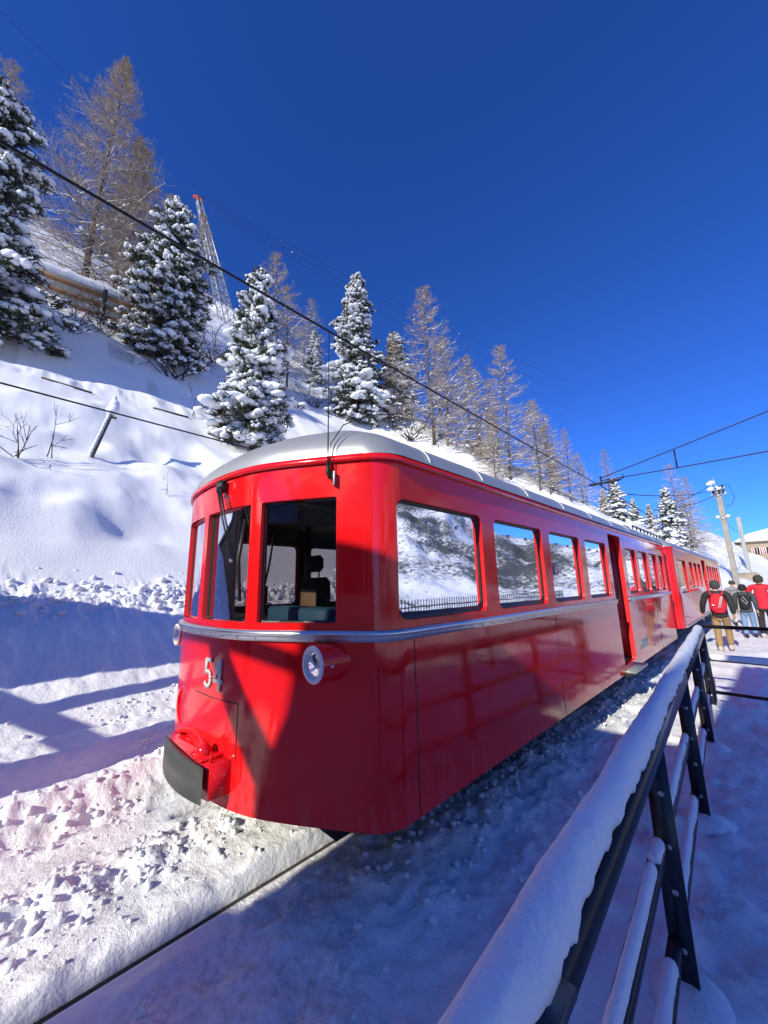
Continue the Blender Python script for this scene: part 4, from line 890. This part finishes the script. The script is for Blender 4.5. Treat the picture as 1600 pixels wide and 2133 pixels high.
shrub(-32.6,2.6,'dark bare shrub in front of the timber snow fence','c',1.3,0,seed=3,n=16,H_=2.0,spread=.7,snow=.3)
shrub(-32.2,5.0,'dark bare shrub below the fence post','c',1.3,2,seed=3)
shrub(-30.6,7.2,'snow flecked shrub under the broad pine','d',1.9,1,seed=4,n=20,H_=1.9,spread=.8,snow=.6)
shrub(-33.8,9.6,'dark shrub right of the broad pine','c',1.6,4,seed=3)
shrub(-36.4,11.8,'dark spreading shrub higher up right of the broad pine','d',1.7,3,seed=4)
shrub(-22.6,6.6,'sparse shrub on the crest left of the heavily covered pine','b',1.0,1,seed=2)
shrub(-20.6,8.2,'sparse twigs beside the heavily covered pine','a',.9,2,seed=1)
shrub(-31.5,.6,'dark shrub at the left end of the timber fence','d',1.5,5,seed=4)
shrub(-33,22,'leafless shrub at the left foot of the tall slim pine','c',1.7,3.3,seed=3)
shrub(-26,30.5,'leafless snowy shrub at the foot of the first pointed larch','d',2.0,2.5,seed=4)
shrub(-15.0,3.7,'tiny twigs poking through the lower snow slope','b',.4,2.5,seed=2)

# ================================================================ HILLSIDE THINGS
# timber avalanche fence
sf=empty('snow_fence',(-34.2,1.8,_zi(-34.2,1.8)),0,'slatted timber avalanche fence on the hillside carrying a bank of snow','fence')
def P_(u,y,z): return np.array((-u,y,z))
A0=np.array((-34.0,-2.6,21.9)); A1=np.array((-34.8,4.9,23.0)); upv=np.array((-1.1,0,4.6)); ax=(A1-A0)/np.linalg.norm(A1-A0)
nrm_=np.cross(ax,upv/np.linalg.norm(upv)); rot=np.stack([ax,upv/np.linalg.norm(upv),nrm_],1)
for k,t in enumerate((.06,.30,.54,.78)):
    c=(A0+A1)/2+upv*t
    for a,b in((-.5,.18),(.185,.5)):
        L=np.linalg.norm(A1-A0); o=MB().box(c+ax*L*(a+b)/2,(L*(b-a)-.02,.46,.12),rot=rot,bev=.02).build('plank',[M['timber']],sf); o.location=-Vector(sf.location)
for t in(-.45,.19): o=MB().box((A0+A1)/2+ax*np.linalg.norm(A1-A0)*t+upv*.45+nrm_*.16*(-1 if nrm_[0]<0 else 1),(.30,4.4,.18),rot=rot).build('post',[M['steelblack']],sf); o.location=-Vector(sf.location)
n=60; m=14; tv=np.linspace(-.01,1.01,n); th=np.linspace(0,math.pi*1.15,m); tt,aa=np.meshgrid(tv,th,indexing='ij'); ef=np.sqrt(np.clip(1-(2*tt-1)**20,0,1))
base=A0+(A1-A0)*tt[...,None]+upv*.97; hh=(1.0+.18*fbm(tt*5,tt*0,3,81)+.06*fbm(tt*22,aa*2,3,83))*ef
V=base+np.array((-1.0,0,.1))*1.9*(1-np.cos(aa))[...,None]*.9+np.array((0.15,0,1.0))*(np.sin(aa)*hh)[...,None]*1.15-np.array((0,0,1))*(.25)
i=(np.arange(n-1)[:,None]*m+np.arange(m-1)[None]); o=MB().add(V,np.stack([i,i+1,i+m+1,i+m],-1).reshape(-1,4)).build('snow_bank',[M['treesnow']],sf,smooth=True); o.location=-Vector(sf.location)
# leaning snow stake
zs=_zi(-17,1.55); sk=empty('snow_stake',(-17,1.55,zs),0,'leaning stake capped with snow on the lower slope','stake')
a=np.array((0,0,-.3)); b=np.array((-1.0,.55,2.0)); MB().tube([a,b],[.055,.05],8).build('stake',[M['bark']],sk)
MB().box(b+[0,0,-.1],(.08,.34,.08)).build('cross_piece',[M['bark']],sk)
s=MB(); rg=np.random.default_rng(5); tq=np.linspace(.05,1.05,16)[:,None]; blobs(s,a+(b-a)*tq+[.0,-.075,.07],np.tile([.06,.06,.10],(16,1)),rg,ICO2,ICF2,.12); blobs(s,np.array([b+[0,0,.22],b+[-.1,.05,.5],b+[-.15,.05,.75]]),np.array([[.2,.26,.24],[.16,.2,.26],[.09,.11,.2]]),rg,ICO2,ICF2,.1); s.build('snow_cap',[M['treesnow']],sk,smooth=True)
# beams of a buried barrier along the crest
bb=empty('buried_barrier',(-23,3,_zi(-23,3)),0,'dark timber rails of a barrier almost buried in the snow crest','barrier')
for y0,y1 in((-.2,1.7),(4.4,6.2)):
    p=[(-22.4,y,gz(-22.4,y)+.02) for y in(y0,y1)]; o=MB().tube(p,.07,6).build('rail',[M['frametimber']],bb); o.location=-Vector(bb.location)
# dark rock showing at the foot of the upper slope
for k,(x,y,s,lb) in enumerate(((-25.6,2.7,.7,'dark rock showing through snow below the timber fence'),(-25.9,4.3,.5,'small dark rock beside the one below the timber fence'),(-24,41,1.9,'brown rock face between the larches above the train'))):
    m=MB(); blobs(m,np.array([[0,0,0.]]),np.array([[s*.8,s*1.5,s*.8]]),np.random.default_rng(k),ICO2,ICF2,.22); o=m.build('rock',[M['rock']]); o.location=(x,y,_zi(x,y)+.1); tag(o,lb,'rock','rocks on the hillside')
# lattice pylon with three line wires and marker balls
px,py=-62.,22.6; pz=_zi(px,py)-1; tw=empty('lattice_pylon',(px,py,pz),0,'steel lattice pylon with red cross arm behind the trees','pylon')
Hh=24.; wd=lambda t:.8*(1-t)+.3
m=MB()
cs=[(1,1),(1,-1),(-1,-1),(-1,1)]
for a,b in cs: m.tube([(a*wd(0),b*wd(0),0),(a*wd(1),b*wd(1),Hh)],.11,5)
lv=np.linspace(0,1,14)
for q in range(13):
    for e in range(4):
        a,b=cs[e],cs[(e+1)%4]; p=np.array((a[0]*wd(lv[q]),a[1]*wd(lv[q]),lv[q]*Hh)); r_=np.array((b[0]*wd(lv[q+1]),b[1]*wd(lv[q+1]),lv[q+1]*Hh)); p2=np.array((b[0]*wd(lv[q]),b[1]*wd(lv[q]),lv[q]*Hh)); r2=np.array((a[0]*wd(lv[q+1]),a[1]*wd(lv[q+1]),lv[q+1]*Hh))
        m.tube([p,r_],.055,4).tube([p2,r2],.055,4).tube([p,p2],.05,4)
m.build('lattice',[M['lattice']],tw)
MB().box((0,0,Hh+.2),(.5,1.6,.3)).box((0,0,Hh+.45),(.4,.7,.25)).build('cross_arm',[M['orange']],tw)
def wire(name,pts,r,label,cat,group=None,sag=0.,n=24,mt='wire'):
    p=np.array(pts[0],float); q=np.array(pts[1],float); t=np.linspace(0,1,n)[:,None]; P=p+(q-p)*t; P[:,2]-=(sag*4*t*(1-t))[:,0]
    o=MB().tube(P,r,5).build(name,[M[mt]],smooth=True); return tag(o,label,cat,group),P
tw.rotation_euler=(R(17),0,0); top_y=py-math.sin(R(17))*Hh; pz0=pz; pz=pz-Hh*(1-math.cos(R(17)))
for k,(dy,lb) in enumerate(((-2.0,'upper pylon wire with marker balls running down behind the pines'),(0.5,'middle pylon wire with marker balls running down behind the pines'),(2.0,'lowest pylon wire running down behind the pines'))):
    o,P=wire('power_line',[(px,top_y+dy,pz+Hh+(1.0,.5,0)[k]),(px+22,py+dy+125,pz+Hh+(6,1,-6)[k])],.03,lb,'wire','pylon wires',3.)
    if k<2:
        for j in range(1,6): c=P[j*3]; MB().lathe((c[0],c[1],c[2]-.35),(0,0,1),[(.22,.03),(.27,.10),(.35,.13),(.43,.10),(.48,.03)],10).build('marker_ball',[M['orange'] if (j+k)%2 else M['white']],o,smooth=True)
# overhead line of the railway
wire('contact_wire',[(-3.15,-9,4.92),(-3.10,12.7,4.72)],.013,'thick black contact wire above the leading railcar','wire','overhead line wires',.08)
wire('contact_wire',[(-3.10,12.7,4.72),(-2.9,38,4.75)],.018,'black contact wire above the second railcar','wire','overhead line wires',.2)
wire('feeder_wire',[(-9.0,-8,5.6),(-9.0,30,5.5)],.018,'black cable crossing the snow slope left of the train','wire','overhead line wires',.15)
wire('feeder_wire',[(-21,-6.5,29.5),(-30,2.0,37.5)],.012,'thin cable in the top left of the sky','wire','overhead line wires',.0)
wire('span_wire',[(-3.10,12.7,4.98),(7,12.7,7.36)],.016,'upper span wire running right from the wire fitting','wire','overhead line wires',.05)
wire('span_wire',[(-3.10,12.7,4.90),(7,12.7,4.98)],.016,'lower span wire running right from the wire fitting','wire','overhead line wires',.10)
fit=empty('wire_fitting',(-3.1,12.7,4.72),0,'black insulator fitting where the overhead wires meet above the train','insulator')
MB().tube([(0,0,0),(0,0,.32)],.025,8).lathe((0,0,.1),(1,0,0),[(-.35,.03),(-.2,.05),(0,.03),(.3,.05),(.5,.03)],8).tube([(.5,0,.1),(.62,0,.16),(.6,0,.26)],.02,6).build('insulator',[M['wire']],fit)
hg=empty('wire_dropper',(-1.2,12.7,4.9),0,'short vertical dropper joining the two span wires','dropper'); MB().box((0,0,.22),(.035,.03,.50)).build('bar',[M['wire']],hg)
# wooden pole with insulators and second pole
def pole(x,y,ht,r,label,mt,sw,extra):
    z=_zi(x,y)-.5; o=empty('line_pole',(x,y,z),0,label,'pole','line poles'); MB().box((0,0,ht/2),(r*2,r*1.6,ht),bev=.03).build('shaft',[M[mt]],o)
    return o,z
p1,z1_=pole(-1.42,38,7.9,.165,'tall weathered pole with snowy insulators right of the train','concrete',1,1)
top=7.9
m=MB().tube([(-.05,0,top),(-.14,0,top+.9)],.06,6).box((-.02,0,top-.1),(.75,.5,.10)).box((-.05,0,top-.55),(.62,.45,.08)); 
m.build('bracket',[M['lattice']],p1); m=MB()
for sx in(-.28,0.06,.30):
    for z in(.05,.4): m.lathe((sx,-.12,top-.5+z),(0,0,1),[(0,.05),(.06,.10),(.12,.06),(.2,.10),(.3,.05)],8)
m.build('insulator_cluster',[M['black']],p1)
m=MB(); rg=np.random.default_rng(8); cc=np.array([(.0,-.1,top+.1),(.3,-.05,top+.05),(-.3,-.1,top+.1),(.33,0,top-.4),(-.32,-.1,top-.42),(.1,-.15,top-.02),(-.3,-.1,top-2.2),(.28,-.1,top-2.2)]); blobs(m,cc,np.tile([.13,.13,.11],(len(cc),1)),rg,ICO2,ICF2,.15); m.build('snow_cap',[M['treesnow']],p1,smooth=True)
MB().tube([(.2,0,top+.25),(.7,0,top+.15),(.85,0,top-.9),(.6,0,top-1.4),(.3,0,top-1.45)],.02,5).build('loop_cable',[M['wire']],p1)
MB().box((0,0,top-2.35),(.55,.42,.10)).build('clamp',[M['lattice']],p1)
p2_,_=pole(-.98,60,6.9,.19,'shorter grey pole behind the tall weathered pole','greypole',0,0)
for k,(z,q,lb) in enumerate(((8.5+z1_-.0,(-3.1,22,5.3),'top stay wire with snow clumps running left from the tall pole'),(7.9+z1_,(-3.1,16,5.0),'second stay wire running left from the tall pole'),(7.5+z1_,(-3.0,20,4.9),'lowest stay wire running left from the tall pole'))):
    o,P=wire('stay_wire',[(-1.5,38,z),q],.02,lb,'wire','stay wires at the tall pole',.25)
    if k<2:
        m=MB(); blobs(m,P[[2,3] if k==0 else [3]]+[0,0,.1],np.tile([.2,.2,.15],(2-k,1)),np.random.default_rng(k),ICO2,ICF2,.15); m.build('snow_clump',[M['treesnow']],o,smooth=True)
wire('stay_wire',[(-.98,60,7.3),(-1.42,38,6.2)],.02,'wire joining the grey pole to the tall pole','wire','stay wires at the tall pole',.3)
# low stone pier at the foot of the poles
m=MB().box((-.9,44,1.2),(1.5,1.2,2.2),bev=.15); o=m.build('stone_pier',[M['stone']]); tag(o,'low tan stone pier at the foot of the poles','pier')
# granite hotel in the far distance
hb=empty('stone_hotel',(4,92,0),0,'distant granite hotel with red and white shutters under a snowy roof','building')
loc(hb,MB().box((3.2,96,4.2),(11.6,9,8.4)),'wall',[M['stone']])
loc(hb,MB().prism([(-2.9,8.2),(9.4,8.2),(8.8,9.2),(6.5,10.3),(3.2,10.5),(-.8,9.5)],90.6,101),'roof_snow',[M['treesnow']])
for x in(.0,1.45,2.9,4.35):
  for z in(6.5,3.6):
    w_=loc(hb,MB().box((x,91.47,z),(.55,.1,1.1)),'window',[M['black']])
    MB().box((x,91.43,z),(.06,.06,1.1)).build('mullion',[M['white']],w_)
    for sx in(-1,1): MB().box((x+sx*.48,91.42,z),(.36,.08,1.15)).build('shutter',[M['white']],w_); MB().box((x+sx*.48,91.37,z),(.16,.03,1.0)).build('shutter_panel',[M['signred']],w_)

# ================================================================ PEOPLE
def skinned(name,J,E,mt,parent,lev=2,root_i=0):
    me=bpy.data.meshes.new('tmp'); me.from_pydata([j[0] for j in J],E,[]); o=bpy.data.objects.new('tmp',me); COL.objects.link(o)
    md=o.modifiers.new('s','SKIN'); md.use_smooth_shade=True
    sv=me.skin_vertices[0].data
    for k,j in enumerate(J):
        r=j[1]; sv[k].radius=(r,r) if np.isscalar(r) else r; sv[k].use_root=(k==root_i)
    sb=o.modifiers.new('d','SUBSURF'); sb.levels=lev; sb.render_levels=lev
    dg=bpy.context.evaluated_depsgraph_get(); ev=o.evaluated_get(dg); nm=bpy.data.meshes.new_from_object(ev)
    bpy.data.objects.remove(o); bpy.data.meshes.remove(me)
    nm.materials.clear(); nm.materials.append(mt); nm.polygons.foreach_set('use_smooth',np.ones(len(nm.polygons),bool))
    ob=bpy.data.objects.new(name,nm); nm.name=name; COL.objects.link(ob); ob.parent=parent; return ob
def cloth(name,c,c2=None): return mat(name,c,.8,0,.18,10,bump=.006,bscale=14,col2=c2)
skin=mat('skin',(.45,.27,.19),.55,0,.06,10)
def person(x,y,ht,rz,label,jack,trou,boot,hat,stride=.18,hatmat=None,hatshape='beanie',coat=0.,collar=None,armL=0.,armR=0.,gl=None):
    p=empty('person',(x,y,gz(x,y)),rz,label,'person','people walking along the platform'); k=ht/1.75
    s=stride
    hip=.92;kn=.50
    LA,RA=(-.10,-s*.9,.09),(.10,s*.8,.07+ .02)
    LK,RK=(-.105,-s*.2,kn),(.105,s*.65,kn+.01)
    sh=1.43; hx=.21
    LE=(-.255-.05*armL,-.04+s*.35,1.15);LW=(-.265-.07*armL,.10+s*.6,.90); RE=(.255+.03*armR,-.04-s*.35,1.15);RW=(.265+.05*armR,.02-s*.3,.90)
    def S(J): return [((a[0]*k,a[1]*k,a[2]*k),(r*k if np.isscalar(r) else (r[0]*k,r[1]*k))) for a,r in J]
    J=[((0,0,.97),(.145,.10)),((0,0,1.15),(.13,.10)),((0,0,1.34),(.155,.105)),((0,-.01,1.45),(.10,.08)),((0,0,1.53),.052),((0,.01,1.60),.072),((0,.015,1.68),.082),((0,.01,1.735),.05),
       ((-.10,0,.90),.085),(LK,.058),(LA,.042),((LA[0],LA[1]+.15,.035),.032),((.10,0,.90),.085),(RK,.058),(RA,.042),((RA[0],RA[1]+.15,.035),.032),
       ((-hx,-.01,sh),.055),(LE,.043),(LW,.03),((LW[0],LW[1]+.03,LW[2]-.09),.035),((hx,-.01,sh),.055),(RE,.043),(RW,.03),((RW[0],RW[1]+.03,RW[2]-.09),.035)]
    E=[(0,1),(1,2),(2,3),(3,4),(4,5),(5,6),(6,7),(0,8),(8,9),(9,10),(10,11),(0,12),(12,13),(13,14),(14,15),(3,16),(16,17),(17,18),(18,19),(3,20),(20,21),(21,22),(22,23)]
    b=skinned('body',S(J),E,skin,p,1)
    # hands with fingers
    for W_,sx in((LW,-1),(RW,1)):
        h=MB()
        for f in range(4): a=np.array((W_[0]+sx*.005,W_[1]+.045-.022*f,W_[2]-.12))*k; h.tube([a,a+np.array((0,.004,-.035))*k,a+np.array((-sx*.012,.006,-(.06,.068,.064,.05)[f]))*k],np.array([.010,.009,.006])*k,5)
        a=np.array((W_[0]-sx*.01,W_[1]+.06,W_[2]-.07))*k; h.tube([a,a+np.array((0,.025,-.03))*k,a+np.array((0,.03,-.055))*k],np.array([.011,.010,.007])*k,5); h.build('fingers',[gl or skin],b,smooth=True)
    fc=MB(); fc.lathe((0,.10*k,1.645*k),(0,1,-.2),[(-.03,.016*k),(0,.014*k),(.012,.004)],8); 
    for sx in(-1,1): fc.lathe((sx*.03*k,.078*k,1.675*k),(0,1,0),[(0,.012*k),(.006,.006*k)],8); fc.lathe((sx*.083*k,.0,1.655*k),(sx,0,0),[(-.02,.03*k),(.008,.026*k),(.01,.01*k)],8)
    fc.build('face_features',[skin],b,smooth=True)
    dr=.10+coat
    Jj=[((0,0,.80-coat*.5),(.185,.14)),((0,0,.90),(.18,.14)),((0,0,1.05),(.175,.135)),((0,-.005,1.22),(.18,.14)),((0,-.01,1.37),(.185,.135)),((0,-.01,1.47),(.12,.10)),((0,0,1.53),.075),
        ((-hx-.01,-.01,1.425),.085),(LE,.072),((LW[0],LW[1],LW[2]+.02),.052),((hx+.01,-.01,1.425),.085),(RE,.072),((RW[0],RW[1],RW[2]+.02),.052)]
    jk=skinned('jacket',S(Jj),[(0,1),(1,2),(2,3),(3,4),(4,5),(5,6),(5,7),(7,8),(8,9),(5,10),(10,11),(11,12)],jack,p,2)
    if collar: skinned('collar',S([((0,-.01,1.47),(.125,.105)),((0,0,1.54),.085)]),[(0,1)],collar,p,2)
    Jt=[((0,0,.93),(.165,.125)),((-.095,0,.82),.105),(LK,.08),((LA[0],LA[1],.12),.072),((.095,0,.82),.105),(RK,.08),((RA[0],RA[1],.13),.072)]
    skinned('trousers',S(Jt),[(0,1),(1,2),(2,3),(0,4),(4,5),(5,6)],trou,p,2)
    for A_ in(LA,RA): skinned('boot',S([((A_[0],A_[1]-.03,.17),.062),((A_[0],A_[1]-.02,.06),.058),((A_[0],A_[1]+.13,.045),.046)]),[(0,1),(1,2)],boot,p,2)
    if hatshape=='beanie': m=MB().lathe((0,-.004*k,1.575*k),(0,-.08,1),[(0,.090*k),(.02*k,.102*k),(.09*k,.110*k),(.14*k,.102*k),(.18*k,.078*k),(.20*k,.045*k),(.208*k,.001)],18)
    elif hatshape=='hood': m=MB().lathe((0,-.005*k,1.50*k),(0,0,1),[(0,.12*k),(.08*k,.118*k),(.16*k,.118*k),(.22*k,.10*k),(.26*k,.06*k),(.275*k,.001)],18)
    else: m=MB().lathe((0,.008*k,1.65*k),(0,-.05,1),[(0,.106*k),(.04*k,.11*k),(.05*k,.10*k),(.11*k,.085*k),(.13*k,.04*k),(.135*k,.001)],18)
    m.build('hat',[hat],p,smooth=True)
    return p,k
blackj=cloth('black_jacket',(.02,.021,.022)); khaki=cloth('khaki_trousers',(.30,.19,.085)); jeans=cloth('blue_jeans',(.16,.27,.42)); redj=cloth('red_jacket',(.62,.015,.035)); greyj=cloth('dark_grey_puffer',(.05,.055,.065))
greyhat=cloth('charcoal_knit',(.045,.047,.045)); blackhat=cloth('black_knit',(.01,.01,.011)); paleboot=cloth('pale_boots',(.50,.40,.36)); darkboot=cloth('dark_boots',(.02,.02,.022)); olive=cloth('dark_olive_knit',(.035,.035,.022)); cream=cloth('cream_trousers',(.55,.52,.44)); gjack=cloth('grey_jacket',(.25,.25,.26))
blackt=cloth('black_trousers',(.015,.015,.017))
p_a,ka=person(-.93,13.15,1.76,.05,'person in black jacket and khaki trousers with red backpack walking away',blackj,khaki,paleboot,greyhat,.24,coat=.04,armL=1.2)
p_b,kb=person(-.52,16.5,1.62,-.05,'person in dark grey puffer jacket and blue jeans with black backpack',greyj,jeans,darkboot,blackhat,.16,coat=.05,collar=greyj)
p_c,kc_=person(-.12,16.6,1.88,-.1,'person in red jacket with dark hat at the right edge',redj,blackt,paleboot,olive,.18,coat=.08,collar=blackj,armL=1.)
p_d,kd=person(-.92,20.6,1.72,.0,'person in grey jacket and brimmed hat beyond the red backpack',gjack,cream,darkboot,greyhat,.15,hatshape='cap',collar=gjack)
p_e,ke=person(.9,21.5,1.7,.2,'person in black further along the platform right of the red jacket',blackj,blackt,darkboot,blackhat,.15)
# people standing behind the viewer's right, mirrored in the windows
def backpack(pp,k,mt,label,strapm,w=.30,h=.46,d=.17,z=1.20,deco=None):
    x,y,zz=pp.location; rz=pp.rotation_euler[2]; o=empty('backpack',(x,y,zz),rz,label,'backpack')
    V=[];n=14;rows=12
    for i in range(rows+1):
        t=i/rows; zc=(z-h/2+h*t)*k; s=(math.sin(math.pi*min(max(t*.92+.06,0),1))**.35); ww=w/2*k*s*(1-.22*t*t); dd=d*k*s*(1-.35*t)
        for j in range(n):
            a=math.pi*j/(n-1); V.append((ww*math.cos(a)*abs(math.cos(a))**-.25 if abs(math.cos(a))>1e-3 else 0,-.125*k-dd*max(math.sin(a),0)**.7,zc))
    F=[[i*n+j,i*n+j+1,(i+1)*n+j+1,(i+1)*n+j] for i in range(rows) for j in range(n-1)]
    MB().add(V,np.array(F)).poly([V[rows*n+j] for j in range(n)],[list(range(n))]).poly([V[j] for j in range(n)],[list(range(n))[::-1]]).build('bag',[mt],o,smooth=True)
    for sx in(-1,1): MB().tube([(sx*.10*k,-.15*k,(z+h*.42)*k),(sx*.13*k,-.06*k,1.50*k),(sx*.14*k,.10*k,1.42*k),(sx*.15*k,.15*k,1.2*k)],.022*k,6,squash=.6).build('strap',[strapm],o,smooth=True)
    return o
redbag=cloth('red_backpack_cloth',(.55,.012,.03)); blackbag=cloth('black_backpack_cloth',(.012,.012,.014))
bk=backpack(p_a,ka,redbag,'red rucksack with white stripes on the back of the black jacket',redbag,.36,.48,.17,1.20)
m=MB()
for e in range(3): m.box(((.03+e*.018)*1.0+.01,-.325,1.24),(.008,.012,.30),rot=Matrix.Rotation(.28,3,'Y'))
m.build('stripes',[M['white']],bk); MB().poly([(-.12,-.318,1.15),(-.06,-.322,1.15),(-.10,-.322,1.195)],[[0,1,2]]).build('emblem',[M['white']],bk)
bk2=backpack(p_b,kb,blackbag,'black rucksack with grey print on the back of the grey puffer jacket',blackbag,.30,.46,.16,1.2)
m=MB(); 
for a,b,c,d in((-.02,1.28,.08,1.1),(-.06,1.2,.05,1.02),(.03,1.02,.09,1.12)): m.tube([(a,-.285,b),(c,-.275,d)],.012,5)
m.build('print',[M['plate']],bk2)
# passenger in the doorway of the leading car
dp=person(-2.02,7.02,1.72,-1.2,'passenger in dark clothes stepping through the open railcar door',blackj,blackt,darkboot,blackhat,.1)[0]; dp.location.z=.56; dp['group']=None; del dp['group']
